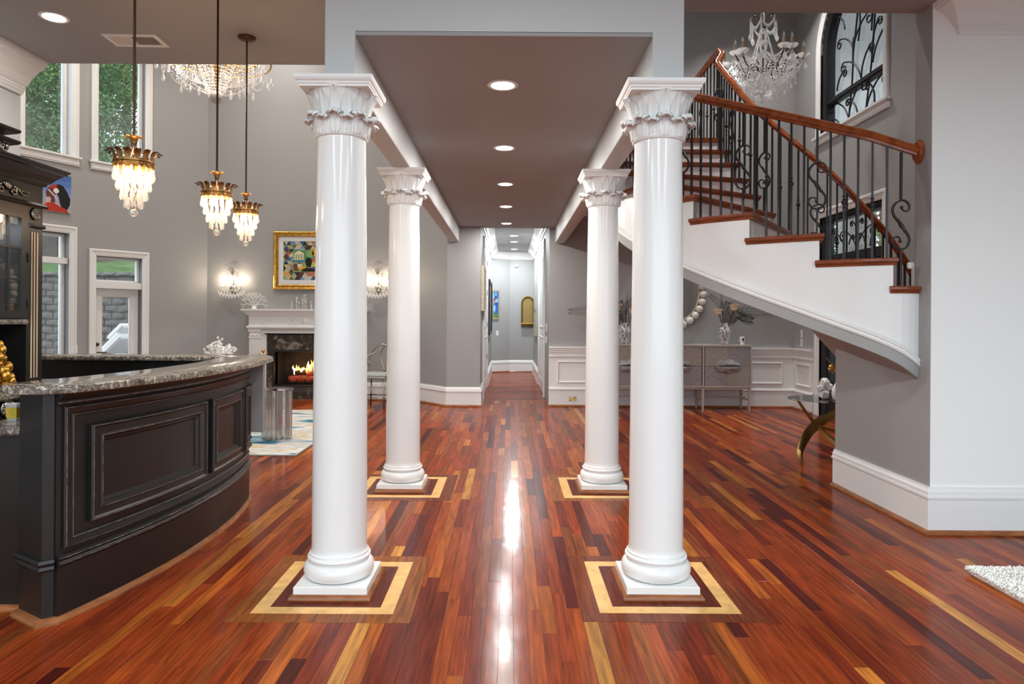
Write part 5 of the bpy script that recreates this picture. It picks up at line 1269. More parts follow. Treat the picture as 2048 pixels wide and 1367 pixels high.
for k, (x, n) in enumerate(((-.16, 3), (-.085, 5), (-.05, 3), (0, 4), (.03, 6), (.06, 6), (.14, 3))):
    mb = MB()
    for j in range(n): mb.sphere((x, .02*((k*3) % 3-1), .018+.034*j), .017, 10, 6)
    o = obj('stem', mb, M['steel'], t, True); obj('cup', MB().lathe([(.006, 0), (.018, .006), (.02, .022), (.016, .022), (.004, .008)], 12, T((x, .02*((k*3) % 3-1), .034*n+.001))), M['steel'], o, True)
# silver twig armchair
t = thing('armchair', 'silver twig framed armchair between the left columns', 'chair', (-1.93, 9.85, .0), math.radians(-15))
for (x, y) in ((-.2, -.2), (.2, -.2), (-.2, .2), (.2, .2)): obj('leg', MB().tube([(x*1.05, y*1.05, 0), (x, y, .2), (x*.98, y, .45)], [.013, .012, .014], 8), M['silver'], t, True)
for (a, b) in (((-.2, -.2), (.2, -.2)), ((-.2, .2), (.2, .2)), ((-.2, -.2), (-.2, .2)), ((.2, -.2), (.2, .2))): obj('stretcher', MB().tube([(*a, .16), (*b, .16)], .009, 7), M['silver'], t, True)
obj('seat_frame', MB().tube([(-.23, -.23, .45), (.23, -.23, .45), (.23, .23, .45), (-.23, .23, .45), (-.23, -.23, .45)], .014, 8), M['silver'], t, 60)
obj('seat_cushion', MB().cbox((-.22, -.22, .445), (.22, .22, .51), .02), mat('sage_grey_upholstery', (.32, .33, .30), .85), t, 60)
for s in (-1, 1):
    obj('arm_loop', MB().tube(catmull([(s*.23, -.2, .45), (s*.32, -.24, .55), (s*.36, -.15, .68), (s*.32, .05, .73), (s*.25, .2, .62), (s*.23, .22, .46)], 5), .013, 8), M['silver'], t, True)
    obj('arm_loop', MB().tube(catmull([(s*.23, -.1, .38), (s*.35, -.12, .45), (s*.38, .02, .6), (s*.28, .16, .72), (s*.14, .24, .80)], 5), .011, 8), M['silver'], t, True)
    obj('back_loop', MB().tube(catmull([(s*.22, .22, .45), (s*.26, .25, .7), (s*.14, .27, .88), (0, .28, .9), (-s*.08, .27, .75), (0, .25, .5)], 5), .012, 8), M['silver'], t, True)
# ceiling vent
t = thing('ceiling_vent', 'white slatted air vent in the grey ceiling', 'vent', (-2.68, 4.79, H), math.radians(2))
obj('frame', MB().rectframe(lambda s, z, p: Vector((s, z, -p)), -.19, .19, -.105, .105, [(0, 0), (0, .004), (.004, .008), (.03, .008), (.034, .002), (.034, .0)]), M['white'], t)
obj('backing', MB().box((-.16, -.075, -.0015), (.16, .075, -.0005)), M['dark'], t)
slm = MB().box((-.0012, -.07, -.008), (.0012, .07, .0)).mesh('slat', M['white'])
for k in range(24): meshobj('slat', slm, t, T((-.15+k*.013, 0, -.001)) @ RY(math.radians(40 if k < 12 else -40)))
# ------------------------------------------------------------------ sideboard
SX0, SX1, SY0, SY1, SZ0, SZ1 = 1.40, 3.50, 9.63, 10.04, .345, .955
sb = thing('sideboard', 'taupe three door sideboard with faceted handles against back wall', 'sideboard', ((SX0+SX1)/2, (SY0+SY1)/2, 0))
hw, hd_ = (SX1-SX0)/2, (SY1-SY0)/2
shell = mat('taupe_lacquer', (.40, .35, .31), .4)
v1 = mat('taupe_raffia_warm', (.32, .27, .235), .5, bump=.25, bscale=120, var=.25, vscale=25); v2 = mat('taupe_raffia_mauve', (.265, .235, .235), .5, bump=.25, bscale=120, var=.25, vscale=25)
hm = mat('faceted_grey_handle', (.34, .33, .32), .35, .4, var=.3, vscale=18)
obj('top', MB().box((-hw, -hd_, SZ1-.022), (hw, hd_, SZ1)), shell, sb); obj('bottom', MB().box((-hw, -hd_, SZ0), (hw, hd_, SZ0+.022)), shell, sb); obj('back', MB().box((-hw+.02, hd_-.015, SZ0+.022), (hw-.02, hd_, SZ1-.022)), shell, sb)
for x in (-hw, -hw/3-.011, hw/3-.011, hw-.022): obj('side_panel', MB().box((x, -hd_, SZ0+.022), (x+.022, hd_-.015, SZ1-.022)), shell, sb)
zm = (SZ0+SZ1)/2; cw_ = 2*hw/3
HP = [(-1, 0), (-.74, .72), (-.42, .88), (-.22, .70), (.02, .98), (.34, .94), (.52, .72), (.78, .60), (1, .08)]
for k in range(3):
    cx_ = -hw+cw_*(k+.5); a = cw_/2-.024
    for dz, (z0, z1) in enumerate(((SZ0+.026, zm-.002), (zm+.002, SZ1-.026))):
        dr = obj('drawer_front', MB().box((cx_-a, -hd_+.012, z0), (cx_+a, -hd_+.028, z1)), shell, sb)
        for j in range(2):
            x0, x1 = (cx_-a, cx_) if j == 0 else (cx_, cx_+a)
            obj('veneer_panel', MB().box((x0+.0006, -hd_+.008, z0), (x1-.0006, -hd_+.012, z1)), (v1, v2)[(k+j+dz+1) % 2], dr)
        sgn = 1 if dz == 1 else -1
        pts = [(cx_+x*.185, zm+sgn*(.002+z*.1)) for x, z in HP]; apx = (cx_+.02, zm+sgn*.03)
        mb = MB(); n = len(pts); vs = [(x, -hd_-.012, z) for x, z in pts]+[(x, -hd_+.008, z) for x, z in pts]+[(apx[0], -hd_-.04, apx[1]), (cx_, -hd_+.008, zm+sgn*.002)]
        fs = [(i, i+1, 2*n) for i in range(n-1)]+[(n-1, 0, 2*n)]+[(i, i+1, n+i+1, n+i) for i in range(n-1)]+[(n-1, 0, n, 2*n-1)]
        obj('handle', mb.add(vs, fs), hm, dr)
for x in (-hw+.03, -hw/3, hw/3, hw-.03):
    for y in (-hd_+.03, hd_-.04): obj('leg', MB().add([(x-.012, y-.012, 0), (x+.012, y-.012, 0), (x+.012, y+.012, 0), (x-.012, y+.012, 0), (x-.018, y-.018, SZ0-.03), (x+.018, y-.018, SZ0-.03), (x+.018, y+.018, SZ0-.03), (x-.018, y+.018, SZ0-.03)], [(0, 3, 2, 1), (4, 5, 6, 7), (0, 1, 5, 4), (1, 2, 6, 5), (2, 3, 7, 6), (3, 0, 4, 7)]), shell, sb)
    obj('side_stretcher', MB().box((x-.01, -hd_+.04, .15), (x+.01, hd_-.05, .17)), shell, sb)
obj('base_rail', MB().box((-hw+.01, -hd_+.015, SZ0-.03), (hw-.01, hd_-.02, SZ0-.001)), shell, sb); obj('long_stretcher', MB().box((-hw+.03, -.01, .172), (hw-.03, .01, .19)), shell, sb)
# ------------------------------------------------------------------ vases with palms and proteas
def vase_mat():
    m = thin_glass('mottled_glass', (.92, .94, .97), .25, .08, .5); N, L = m.node_tree.nodes, m.node_tree.links
    tc = N.new('ShaderNodeTexCoord'); n = N.new('ShaderNodeTexNoise'); n.inputs['Scale'].default_value = 38; n.inputs['Detail'].default_value = 3; L.new(tc.outputs['Object'], n.inputs['Vector'])
    mr = N.new('ShaderNodeMapRange'); mr.inputs['From Min'].default_value = .46; mr.inputs['From Max'].default_value = .58; mr.inputs['To Min'].default_value = .06; mr.inputs['To Max'].default_value = .85; L.new(n.outputs['Fac'], mr.inputs['Value'])
    for x in N:
        if x.type == 'MIX_SHADER' and abs(x.inputs['Fac'].default_value-.5) < 1e-6 and any(l.to_node.type == 'OUTPUT_MATERIAL' for l in x.outputs[0].links): L.new(mr.outputs['Result'], x.inputs['Fac'])
    return m
vgm = vase_mat()
frm = mat('dark_palm_green', (.018, .032, .014), .5); prm = mat('protea_cream', (.78, .62, .42), .7); stk = mat('brown_twig', (.09, .05, .035), .8)
def frond(base, ctrl, tip, n=20, ln=.10, droop=.3):
    pts = catmull([base, ctrl, tip], 8); mb = MB(); mb.tube(pts, [.005*(1-.7*k/(len(pts)-1)) for k in range(len(pts))], 5)
    for k in range(n):
        t_ = .3+.7*k/(n-1); f = t_*(len(pts)-1); i = min(int(f), len(pts)-2); p = pts[i].lerp(pts[i+1], f-i); d = (pts[i+1]-pts[i]).normalized()
        sd = d.cross(Vector((0, 1, 0))).normalized(); l = ln*(.45+.8*math.sin(PI*min(1, t_*.95)))
        for s in (-1, 1):
            e = (d*.8+sd*s*.75+Vector((0, -.15, -droop*.3))).normalized(); q = p+e*l; w = Vector((0, 1, 0)).cross(e).normalized()*.0045+Vector((0, .002, 0))
            mb.add([p-w*.4, p+e*l*.4-w, q, p+e*l*.4+w], [(0, 1, 2, 3)])
    return mb
def bouquet(loc, mir, lab_v, lab_f):
    v = thing('glass_vase', lab_v, 'vase', loc)
    obj('body', MB().lathe([(.055, 0), (.062, .004), (.078, .07), (.092, .16), (.094, .22), (.085, .265), (.062, .29), (.056, .30), (.064, .31), (.058, .312), (.05, .30), (.056, .288), (.079, .262), (.087, .22), (.085, .16), (.07, .07), (.054, .012), (.001, .012)], 28, None, True, None, lambda a, z: 1+.012*math.sin(9*a+40*z)), vgm, v, True)
    b = thing('bouquet', lab_f, 'flowers', (loc[0], loc[1], loc[2]+.03)); m_ = -1 if mir else 1
    V = lambda x, y, z: Vector((x*m_, y, z))
    for (c, e, n, ln) in ((V(.03, 0, .42), V(-.20, .02, .68), 20, .09), (V(.18, .0, .42), V(.80, -.04, .44), 26, .13), (V(.12, -.04, .36), V(.36, -.08, .33), 22, .13), (V(.02, .03, .4), V(.06, .04, .58), 16, .09), (V(.16, .02, .46), V(.34, .05, .34), 14, .06)):
        obj('palm_frond', frond(V(0, 0, .02), c, e, n, ln), frm, b)
    for (x, y, z, s) in ((.12, -.06, .50, 1.5), (-.11, -.06, .44, 1.35)):
        o = obj('protea', MB().sphere(V(x, y, z), (.035*s), 10, 6, (1, 1, .8)), prm, b, True)
        for ring, (nn, rr_, up, l) in enumerate(((18, .03, .9, .06), (24, .035, .35, .065))):
            mb = MB()
            for k in range(nn):
                a = 2*PI*k/nn+ring*.2; d = Vector((math.cos(a), math.sin(a), up+.6)).normalized(); p = V(x, y, z-.012)+Vector((math.cos(a), math.sin(a), 0))*.02; w = Vector((-math.sin(a), math.cos(a), 0))*.0052*s
                mb.add([p-w*.6, p+d*l*.6*s-w, p+d*l*s, p+d*l*.6*s+w, p+w*.6], [(0, 1, 2, 3, 4)])
            obj('petal_ring', mb, prm, o)
        obj('stem', MB().tube(catmull([V(0, 0, .03), V(x*.4, y, z*.55), V(x, y, z-.02)], 5), .006, 6), stk, b, True)
    for k, pts in enumerate(([(0, 0, .03), (-.03, 0, .4), (-.05, .02, .72)], [(0, 0, .03), (-.02, .01, .45), (-.035, .02, .70)], [(.01, 0, .03), (.03, .02, .45), (.16, .02, .62)], [(0, 0, .03), (-.06, 0, .35), (-.05, 0, .6)])):
        obj('twig', MB().tube(catmull([V(*p) for p in pts], 6), [.006-.0035*j/12 for j in range(13)], 6), stk, b, True)
vx1 = at(1449, 690, 9.83).x; vx2 = at(1249, 690, 9.83).x
bouquet((vx1, 9.83, SZ1+.0005), False, 'mottled glass vase on the right end of sideboard', 'palm and protea bouquet in the right glass vase')
bouquet((vx2, 9.83, SZ1+.0005), True, 'mottled glass vase on the left end of sideboard', 'palm and protea bouquet in the left glass vase')
t = thing('security_camera', 'small white security camera on the sideboard top', 'camera', (at(1484, 690, 9.75).x, 9.75, SZ1+.0005))
obj('stand', MB().lathe([(.03, 0), (.032, .012), (.022, .02), (.02, .03)], 18), M['plate'], t, 40); obj('body', MB().cbox((-.03, -.025, .03), (.03, .025, .115), .008), M['plate'], t); obj('lens', MB().box((-.002, -.0262, .05), (.022, -.0245, .10)), M['dark'], t)
# ------------------------------------------------------------------ beaded mirror
mx_, mz_ = at(1340, 588, YB).x, at(1340, 588, YB).z
t = thing('mirror', 'round mirror framed by big white beads above sideboard', 'mirror', (mx_, YB-.001, mz_))
obj('glass', MB().lathe([(.001, 0), (.435, 0), (.435, .012), (.42, .016), (.001, .016)], 48, RX(PI/2)), M['mirror'], t)
obj('rim', MB().lathe([(.425, .0), (.425, .024), (.435, .03), (.45, .03), (.455, .0)], 48, RX(PI/2), False), champ, t, 40)
bd = MB().sphere((0, 0, 0), .056, 16, 10).mesh('bead', mat('white_marble_bead', (.74, .70, .66), .5, var=.15, vscale=14), True)
for k in range(27): a = 2*PI*k/27; meshobj('bead', bd, t, T((.49*math.cos(a), -.045, .49*math.sin(a))))
# ------------------------------------------------------------------ glass table with gold legs
TX, TY, TZ = 3.02, 6.2, .585
t = thing('side_table', 'oval glass table with sweeping gold legs under the stair', 'table', (TX, TY, 0))
obj('glass_top', MB().prism([(.42*math.cos(a), .30*math.sin(a)) for a in [2*PI*k/40 for k in range(40)]], TZ, TZ+.012), M['tableglass'], t)
gd = mat('brushed_gold', (.36, .22, .07), .32, 1)
def blade(pts, ws, th=.012):
    pts = catmull(pts, 6); n = len(pts); mb = MB(); sect = []
    for i, p in enumerate(pts):
        f = i/(n-1)*(len(ws)-1); j = min(int(f), len(ws)-2); w = ws[j]+(ws[j+1]-ws[j])*(f-j)
        d = (pts[min(i+1, n-1)]-pts[max(i-1, 0)]).normalized(); nn = Vector((-d.z, 0, d.x)); q = Vector((0, th, 0)); sect.append([p-nn*w, p-q, p+nn*w, p+q])
    mb.surf(sect, None, True); mb.f += [(0, 1, 2, 3), tuple(range(4*n-4, 4*n))]; mb.c += [None, None]; return mb
obj('leg', blade([(-.325, -.06, 0), (-.34, -.05, .11), (-.27, -.03, .26), (-.16, 0, .36), (.02, .02, .47), (.12, .02, TZ)], [.012, .03, .045, .05, .03, .014]), gd, t, 40)
obj('leg', blade([(-.33, .05, TZ), (-.24, .02, .44), (-.14, 0, .32), (.0, -.10, .17), (.16, -.2, 0)], [.012, .014, .022, .03, .014]), gd, t, 40)
obj('leg', blade([(.30, .12, TZ), (.22, .08, .42), (.05, .02, .24), (-.10, -.25, .10), (-.22, -.42, 0)], [.012, .02, .034, .03, .012]), gd, t, 40)
obj('strut', MB().tube([(-.15, 0, .34), (.12, -.02, .28)], .014, 8), gd, t)
cz_ = TZ+.0125
t = thing('white_vase', 'white bottle vase holding gold flowers on glass table', 'vase', (2.975, 6.05, cz_))
obj('body', MB().lathe([(.03, 0), (.045, .01), (.055, .06), (.048, .11), (.025, .15), (.015, .18), (.018, .2), (.012, .2), (.001, .12)], 24), M['plaster'], t, True)
t = thing('gold_flowers', 'gold leaf hydrangea flowers in the white bottle vase', 'flowers', (2.975, 6.05, cz_+.125)); rr = random.Random(6)
gf = mat('gold_foil_petal', (.42, .22, .045), .3, .8); obj('stem', MB().tube([(0, 0, 0), (.005, 0, .12)], .004, 6), gf, t)
for q in range(5):
    mb = MB(); c = Vector((rr.gauss(0, .04), rr.gauss(0, .03), .14+rr.gauss(0, .04)))
    for k in range(26):
        d = Vector((rr.gauss(0, 1), rr.gauss(0, 1), rr.gauss(0, 1))).normalized(); p = c+d*.035; u = d.orthogonal().normalized()*.016; w = d.cross(u)
        mb.add([p-u, p-w+d*.006, p+u, p+w+d*.006], [(0, 1, 2, 3)])
    obj('flower_head', mb, gf, t)
obj('twig', MB().tube(catmull([(0, 0, .08), (-.06, 0, .2), (-.11, 0, .26)], 4), .004, 5), mat('rose_gold_twig', (.42, .26, .18), .4, .5), t)
t = thing('white_sculpture', 'white stacked faceted block sculpture on glass table', 'sculpture', (2.90, 6.15, cz_)); fw_ = mat('matte_white_facets', (.72, .71, .70), .6)
for k, (x, z, r, a) in enumerate(((-.0, .045, .045, .2), (-.035, .10, .03, .9), (.0, .15, .042, .5), (.04, .11, .035, .1))): obj('block', MB().sphere((0, 0, 0), r*1.2, 5, 3).mesh('block', fw_), None, t).matrix_basis = T((x, 0, max(z, r))) @ RZ(a) @ RX(a)
# ------------------------------------------------------------------ shag rug
t = thing('shag_rug', 'white shag rug corner on the floor at far right', 'rug')
sh = mat('white_shag', (.95, .93, .88), .95); X0, X1, Y0_, Y1_ = 2.405, 4.2, 1.6, 3.50
obj('backing', MB().box((X0+.01, Y0_, .001), (X1, Y1_-.01, .014)), sh, t)
mb = MB(); rr = random.Random(12)
for k in range(26000):
    x = X0+(X1-X0)*rr.random()**1.6; y = Y1_-(Y1_-Y0_)*rr.random()**1.6; a = rr.random()*2*PI; l = .012+.014*rr.random(); c, s = math.cos(a), math.sin(a); h = .022+.02*rr.random(); w = .0035
    mb.add([(x-s*w, y+c*w, .012), (x+s*w, y-c*w, .012), (x+c*l*.6+s*w, y+s*l*.6-c*w, .012+h*.75), (x+c*l, y+s*l, .012+h*.6), (x+c*l*.6-s*w, y+s*l*.6+c*w, .012+h*.75)], [(0, 1, 2, 4), (4, 2, 3)])
o = obj('pile', mb, sh, t); o['kind'] = 'stuff'
# ------------------------------------------------------------------ crystal pendants
WARM = (1, .66, .36)
M['bulb'] = emis('warm_bulb', (1, .74, .46), 14)
def drop_mesh(name, l, r, n=6, mt=None):
    return MB().lathe([(.0008, 0), (r*.45, -l*.10), (r*.5, -l*.3), (r, -l*.72), (r*.7, -l*.9), (.0008, -l)], n).mesh(name, mt or M['crystal'])
TIERS = [(16, .079, -.028, .066, .0105), (14, .066, -.072, .066, .010), (11, .051, -.118, .064, .0095), (8, .034, -.163, .056, .0085)]
dms = [drop_mesh('crystal_drop', l, r) for (_, _, _, l, r) in TIERS]
def leafblade(w, l, out, up):
    mb = MB(); rows = []
    for j in range(7):
        v = j/6; hw_ = w*(.35+.65*math.sin(PI*min(1, .15+v*.75)))*(1 if v < .9 else .7); x = out*v**1.8; z = up*math.sin(v*PI*.62)
        rows.append([Vector((x-.002*(1-abs(u)), u*hw_, z+.004*abs(u))) for u in (-1, -.5, 0, .5, 1)])
    mb.surf(rows); mb.surf([[p+Vector((.0015, 0, -.001)) for p in r] for r in rows]); return mb
clm = leafblade(.0145, .04, .036, .040).mesh('crown_leaf', M['bronzegold'], True); tlm = leafblade(.010, .04, .03, .036).mesh('top_leaf', M['bronzegold'], True)
def make_pendant():
    t = thing('pendant_light', 'x', 'pendant light', (0, 0, 0), 0, 'crystal pendants over the bar')
    r = obj('crown_ring', MB().lathe([(.080, 0), (.086, -.002), (.086, -.010), (.080, -.013), (.081, -.030), (.077, -.034), (.074, -.030), (.074, 0)], 32, None, False), M['bronzegold'], t, 40)
    mb = MB()
    for k in range(36): a = 2*PI*k/36; mb.sphere((.083*math.cos(a), .083*math.sin(a), -.020-.006*(k % 2)), .0048, 6, 4)
    obj('filigree', mb, M['gold'], r, True)
    for k in range(14): meshobj('crown_leaf', clm, t, RZ(2*PI*k/14) @ T((.080, 0, -.002)))
    for k in range(6): meshobj('top_leaf', tlm, t, RZ(2*PI*k/6) @ T((.008, 0, .075)))
    obj('collar', MB().lathe([(.006, .03), (.012, .045), (.009, .06), (.013, .075), (.006, .085)], 12), M['bronze'], t, True)
    for k in range(4):
        mb = MB(); a = 2*PI*k/4+.3
        for j in range(9): q = j/8; mb.sphere(((.012+.064*q**1.6)*math.cos(a), (.012+.064*q**1.6)*math.sin(a), .062*(1-q)), .0045, 6, 4)
        obj('bead_string', mb, M['crystal'], t, True)
    for i, (n, rr_, z, l, r_) in enumerate(TIERS):
        hp = obj('tier_hoop', MB().tube([(rr_*math.cos(2*PI*k/24), rr_*math.sin(2*PI*k/24), z+.001) for k in range(25)], .0016, 5, False), M['bronzegold'], t, True)
        for k in range(n): meshobj('crystal_drop', dms[i], t, RZ(2*PI*(k+.5*(i % 2))/n) @ T((rr_, 0, z)))
    obj('crystal_ball', MB().sphere((0, 0, -.238), .019, 16, 10), M['crystalclear'], t, True)
    obj('inner_stem', MB().tube([(0, 0, .04), (0, 0, -.222)], .003, 6), M['bronze'], t)
    for k in range(3): a = 2*PI*k/3; obj('bulb', MB().lathe([(.001, -.03), (.008, -.04), (.0105, -.06), (.006, -.085), (.001, -.098)], 10, T((.028*math.cos(a), .028*math.sin(a), 0))), M['bulb'], t, True)
    return t
pd0 = make_pendant()
PEND = [(268, 322, 3.08, 'crystal pendant nearest the camera, hanging before right bay window'), (434, 383, 3.90, 'crystal pendant in the middle of the three over the bar'), (492, 419, 4.73, 'crystal pendant farthest from camera, nearest the left column')]
for k, (px, py, Y, lab) in enumerate(PEND):
    p = at(px, py, Y); o = pd0 if k == 0 else copy_tree(pd0); o.location = p; o['label'] = lab
    obj('rod', MB().tube([(0, 0, .08), (0, 0, H-p.z-.02)], .006, 8), M['bronze'], o); obj('canopy', MB().lathe([(.008, -.03), (.02, -.028), (.05, -.02), (.062, -.008), (.062, 0)], 24, T((0, 0, H-p.z))), M['bronze'], o, 40)
    lamp('pendant_lamp', o, (0, 0, -.07), 5, WARM, .03, 'POINT')
# ------------------------------------------------------------------ helpers for bead work
def bead_strand(mb, a, b, sag, n, r):
    for k in range(n+1):
        q = k/n; p = a.lerp(b, q)-Vector((0, 0, sag*4*q*(1-q))); mb.add([p+Vector(v)*r for v in ((1, 0, 0), (-1, 0, 0), (0, 1, 0), (0, -1, 0), (0, 0, 1), (0, 0, -1))], [(0, 2, 4), (2, 1, 4), (1, 3, 4), (3, 0, 4), (2, 0, 5), (1, 2, 5), (3, 1, 5), (0, 3, 5)])
def P_(r, a, z): return Vector((r*math.cos(a), r*math.sin(a), z))
# ------------------------------------------------------------------ living room chandelier
t = thing('chandelier', 'large warm lit crystal chandelier cut off by the ceiling edge', 'chandelier', (at(432, 200, 8.0).x, 8.0, 3.93))
obj('ball', MB().sphere((0, 0, 0), .075, 18, 12), mat('frosted_crystal_ball', (.62, .57, .54), .35, bump=.6, bscale=60), t, True)
obj('stem', MB().lathe([(.012, .07), (.03, .12), (.018, .2), (.04, .35), (.02, .6), (.012, 2.36)], 12), M['gold'], t, True)
obj('rim_hoop', MB().tube([P_(.62, 2*PI*k/36, .46) for k in range(37)], .012, 6, False), M['gold'], t, True)
mb = MB()
for k in range(44):
    a = 2*PI*k/44; bead_strand(mb, P_(.60, a, .46), P_(.20, a+.05, .20), .06, 14, .010); bead_strand(mb, P_(.42, a, .52), P_(.42, a, .24-.05*(k % 3)), 0, 9, .011); bead_strand(mb, P_(.22, a, .45), P_(.10, a, .08), .02, 10, .009); bead_strand(mb, P_(.54, a+.07, .5), P_(.54, a+.07, .34-.05*(k % 2)), 0, 6, .011)
o = obj('bead_curtain', mb, M['crystal'], t); o['kind'] = 'stuff'
dmL = drop_mesh('crystal_drop', .11, .022, 8)
for k in range(26): a = 2*PI*k/26; meshobj('crystal_drop', dmL, t, T(P_(.63 if k % 2 else .52, a, .44-.10*(k % 2)-.04*(k % 3))))
for k in range(18): a = 2*PI*k/18+.1; meshobj('crystal_drop', dmL, t, T(P_(.36, a, .20)))
for k in range(10):
    mb = MB(); a, b = 2*PI*k/10, 2*PI*(k+1)/10; bead_strand(mb, P_(.60, a, .40), P_(.60, b, .40), .16, 22, .010); o = obj('swag', mb, M['crystal'], t)
    mb = MB(); bead_strand(mb, P_(.58, a, .36), P_(.03, a, .05), .07, 24, .010); obj('swag', mb, M['crystal'], t)
for k in range(14):
    a = 2*PI*k/14; ar = obj('arm', MB().tube(catmull([P_(.03, a, .55), P_(.25, a, .40), P_(.45, a, .46), P_(.56, a, .60)], 5), .010, 6), M['gold'], t, True)
    obj('bulb', MB().sphere(P_(.56, a, .74), .018, 8, 6, (1, 1, 1.8)), M['bulb'], ar, True); obj('candle_sleeve', MB().tube([P_(.56, a, .61), P_(.56, a, .71)], .012, 8), M['plate'], ar)
lamp('chandelier_glow', t, (0, 0, .30), 5, WARM, .15, 'POINT'); lamp('chandelier_lamp', t, (0, 0, .85), 60, (1, .88, .76), .4, 'POINT')
M['crystalwhite'] = thin_glass('bright_cut_crystal', (1, 1, 1), .3, .08, .85)
# ------------------------------------------------------------------ stair hall chandelier
c = at(1527, 130, 8.0)
t = thing('chandelier', 'unlit crystal chandelier with candle bulbs in the stair hall', 'chandelier', (c.x, 8.0, c.z))
Z = lambda y: (130-y)/1340*8.0
br = mat('dark_brown_brass', (.10, .06, .035), .4, .7); cs = mat('cream_candle_sleeve', (.55, .38, .22), .6); bg_ = M['crystalwhite']
obj('stem', MB().lathe([(.01, Z(168)), (.03, Z(160)), (.022, Z(150)), (.04, Z(135)), (.028, Z(110)), (.045, Z(90)), (.02, Z(70)), (.03, Z(58)), (.012, Z(50)), (.008, 1.9)], 14), M['crystalwhite'], t, True)
obj('stem_collar', MB().sphere((0, 0, Z(57)), .035, 10, 6, (1, 1, .8)), br, t, True)
NA = 12
bob = MB().lathe([(.012, -.01), (.05, .0), (.068, .022), (.066, .026), (.046, .006), (.012, 0)], 16).mesh('bobeche', M['crystalwhite'], True)
slv = MB().lathe([(.018, -.012), (.018, .0), (.0155, .0), (.0155, .10), (.001, .10)], 10).mesh('candle_sleeve', cs, 40)
blb = MB().lathe([(.008, .10), (.0145, .118), (.013, .138), (.004, .162), (.001, .166)], 10).mesh('bulb', M['crystalclear'], True)
dmF = MB().lathe([(.0008, 0), (.012, -.02), (.026, -.055), (.016, -.085), (.0008, -.105)], 4).mesh('crystal_drop', M['crystalwhite']); dmS = drop_mesh('crystal_drop', .07, .018, 8, M['crystalwhite'])
for k in range(NA):
    a = 2*PI*k/NA+.15; R_a = .44 if k % 2 else .36; zz = Z(122) if k % 2 else Z(112)
    ar = obj('arm', MB().tube(catmull([P_(.03, a, Z(145)), P_(.14, a, Z(128)), P_(.22, a, Z(150)), P_(R_a-.06, a, zz-.10), P_(R_a, a, zz-.01)], 5), .008, 6), br, t, True)
    meshobj('bobeche', bob, ar, T(P_(R_a, a, zz))); meshobj('candle_sleeve', slv, ar, T(P_(R_a, a, zz+.012))); meshobj('bulb', blb, ar, T(P_(R_a, a, zz+.012)))
    meshobj('crystal_drop', dmF, ar, T(P_(R_a+.02, a, zz-.06)))
    mb = MB(); bead_strand(mb, P_(R_a, a, zz-.02), P_(.44 if (k+1) % 2 else .36, a+2*PI/NA, (Z(122) if (k+1) % 2 else Z(112))-.02), .10, 16, .010); obj('swag', mb, M['crystalwhite'], t)
    mb = MB(); bead_strand(mb, P_(R_a, a, zz-.02), P_(.06, a, Z(108)), .06, 22, .010); obj('swag', mb, M['crystalwhite'], t)
for k in range(6):
    a = 2*PI*k/6; ar = obj('crown_arm', MB().tube(catmull([P_(.015, a, Z(52)), P_(.06, a, Z(36)), P_(.12, a, Z(32)), P_(.155, a, Z(44))], 5), .006, 6), br, t, True)
    meshobj('crystal_drop', dmF, ar, T(P_(.158, a, Z(66)))); mb = MB(); bead_strand(mb, P_(.155, a, Z(40)), P_(.16, a, Z(70)), 0, 10, .011); obj('bead_string', mb, M['crystalwhite'], ar)
    for dz, sg in ((0, .10), (.05, .14), (-.06, .10)):
        mb = MB(); bead_strand(mb, P_(.155, a, Z(42)+dz*.3), P_(.155, a+2*PI/6, Z(42)+dz*.3), sg, 16, .010); obj('swag', mb, M['crystalwhite'], t)
    mb = MB(); bead_strand(mb, P_(.03, a, Z(58)), P_(.14, a, Z(125)), 0, 26, .012); obj('bead_string', mb, M['crystalwhite'], t)
mb = MB(); rr = random.Random(2)
for k in range(40):
    a = 2*PI*k/40; bead_strand(mb, P_(.40, a, Z(142)), P_(.12, a+.3, Z(186)), .05, 15, .012); bead_strand(mb, P_(.30, a, Z(140)), P_(.16, a-.2, Z(180)), .03, 11, .012); bead_strand(mb, P_(.36, a, Z(136)), P_(.34, a, Z(160)-.03*(k % 3)), 0, 7, .012)
o = obj('bead_basket', mb, M['crystalwhite'], t); o['kind'] = 'stuff'
for (n, R_a, z) in ((16, .36, Z(162)), (14, .27, Z(176)), (10, .18, Z(186)), (6, .08, Z(190))):
    for k in range(n): meshobj('crystal_drop', dmS, t, T(P_(R_a, 2*PI*k/n+R_a*7, z)))
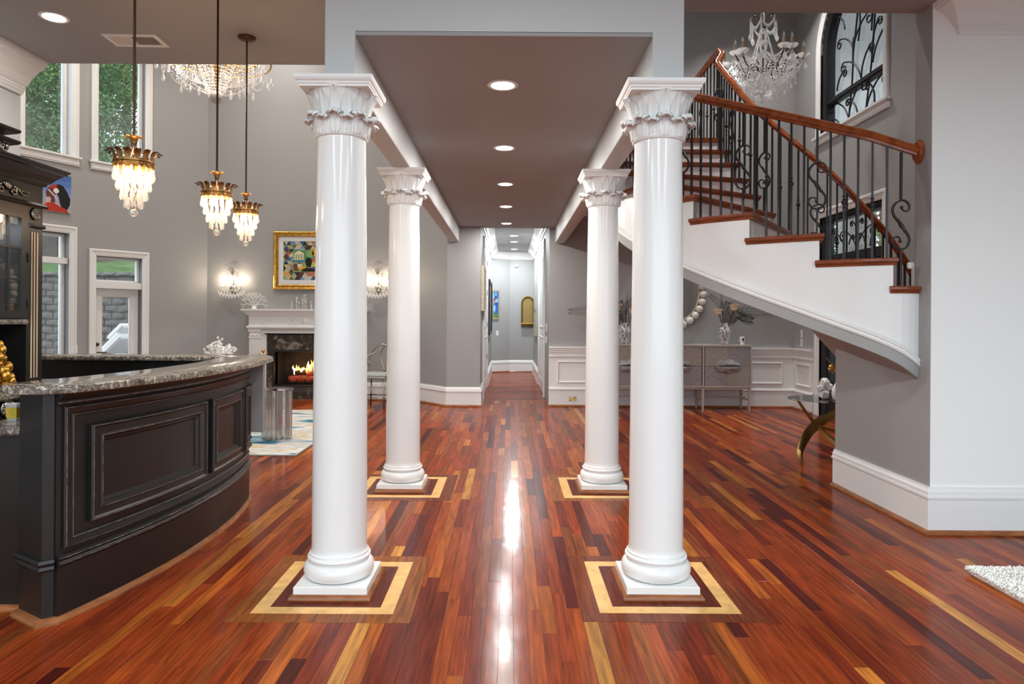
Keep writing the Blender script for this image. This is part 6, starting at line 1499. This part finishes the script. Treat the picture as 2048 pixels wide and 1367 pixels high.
# ------------------------------------------------------------------ sconces by the fireplace
for k, (px, lab) in enumerate(((468, 'lit crystal sconce left of the quilt picture'), (757, 'lit crystal sconce right of fireplace, seen between the left columns'))):
    p = at(px, 577, YF); t = thing('wall_sconce', lab, 'sconce', (p.x, YF-.002, p.z), 0, 'crystal sconces flanking the fireplace')
    obj('backplate', MB().lathe([(.001, 0), (.05, 0), (.045, .015), (.001, .02)], 20, RX(PI/2) @ SC(1, 1.7, 1)), M['silver'], t, True)
    for j in range(5): a = PI/2+(j-2)*.45; obj('crest_scroll', MB().tube(catmull([(0, -.03, .2), (.06*math.cos(a), -.04, .24+.06*math.sin(a)), (.11*math.cos(a), -.05, .25+.09*math.sin(a)), (.09*math.cos(a)+.02, -.05, .24+.09*math.sin(a))], 4), .006, 6), M['silver'], t, True)
    obj('stem', MB().tube([(0, -.03, -.05), (0, -.03, .24)], .008, 8), M['silver'], t)
    for j, x in enumerate((-.15, 0, .15)):
        y = -.10-.05*(j == 1)
        ar = obj('arm', MB().tube(catmull([(0, -.03, -.02), (x*.5, -.07, -.05), (x*.95, y, -.02), (x, y, .03)], 5), .006, 6), M['silver'], t, True)
        obj('bobeche', MB().lathe([(.008, 0), (.035, .006), (.045, .018), (.03, .008), (.008, .006)], 14, T((x, y, .03))), M['crystal'], ar, True); obj('candle_sleeve', MB().tube([(x, y, .035), (x, y, .105)], .010, 8), M['plate'], ar)
        obj('bulb', MB().sphere((x, y, .13), .014, 10, 7, (1, 1, 1.9)), emis('sconce_bulb', (1, .85, .66), 40), ar, True)
        lamp('sconce_lamp', t, (x, y-.01, .14), 2.6, (1, .82, .60), .02, 'POINT')
    for j in range(17):
        x = -.2+.025*j; meshobj('crystal_drop', dmS, t, T((x, -.08-.05*math.cos(x*6), -.02-.05*math.cos(x*7)-.03*(j % 2))))
    for j in range(6): meshobj('crystal_drop', dmS, t, T((-.06+.024*j, -.06, .22-.03*(j % 2))))
    for j in range(4):
        mb = MB(); x0, x1 = -.15+.1*j, -.05+.1*j; bead_strand(mb, Vector((x0, -.12, .03)), Vector((x1, -.13, .03)), .06, 10, .006); obj('swag', mb, M['crystal'], t)
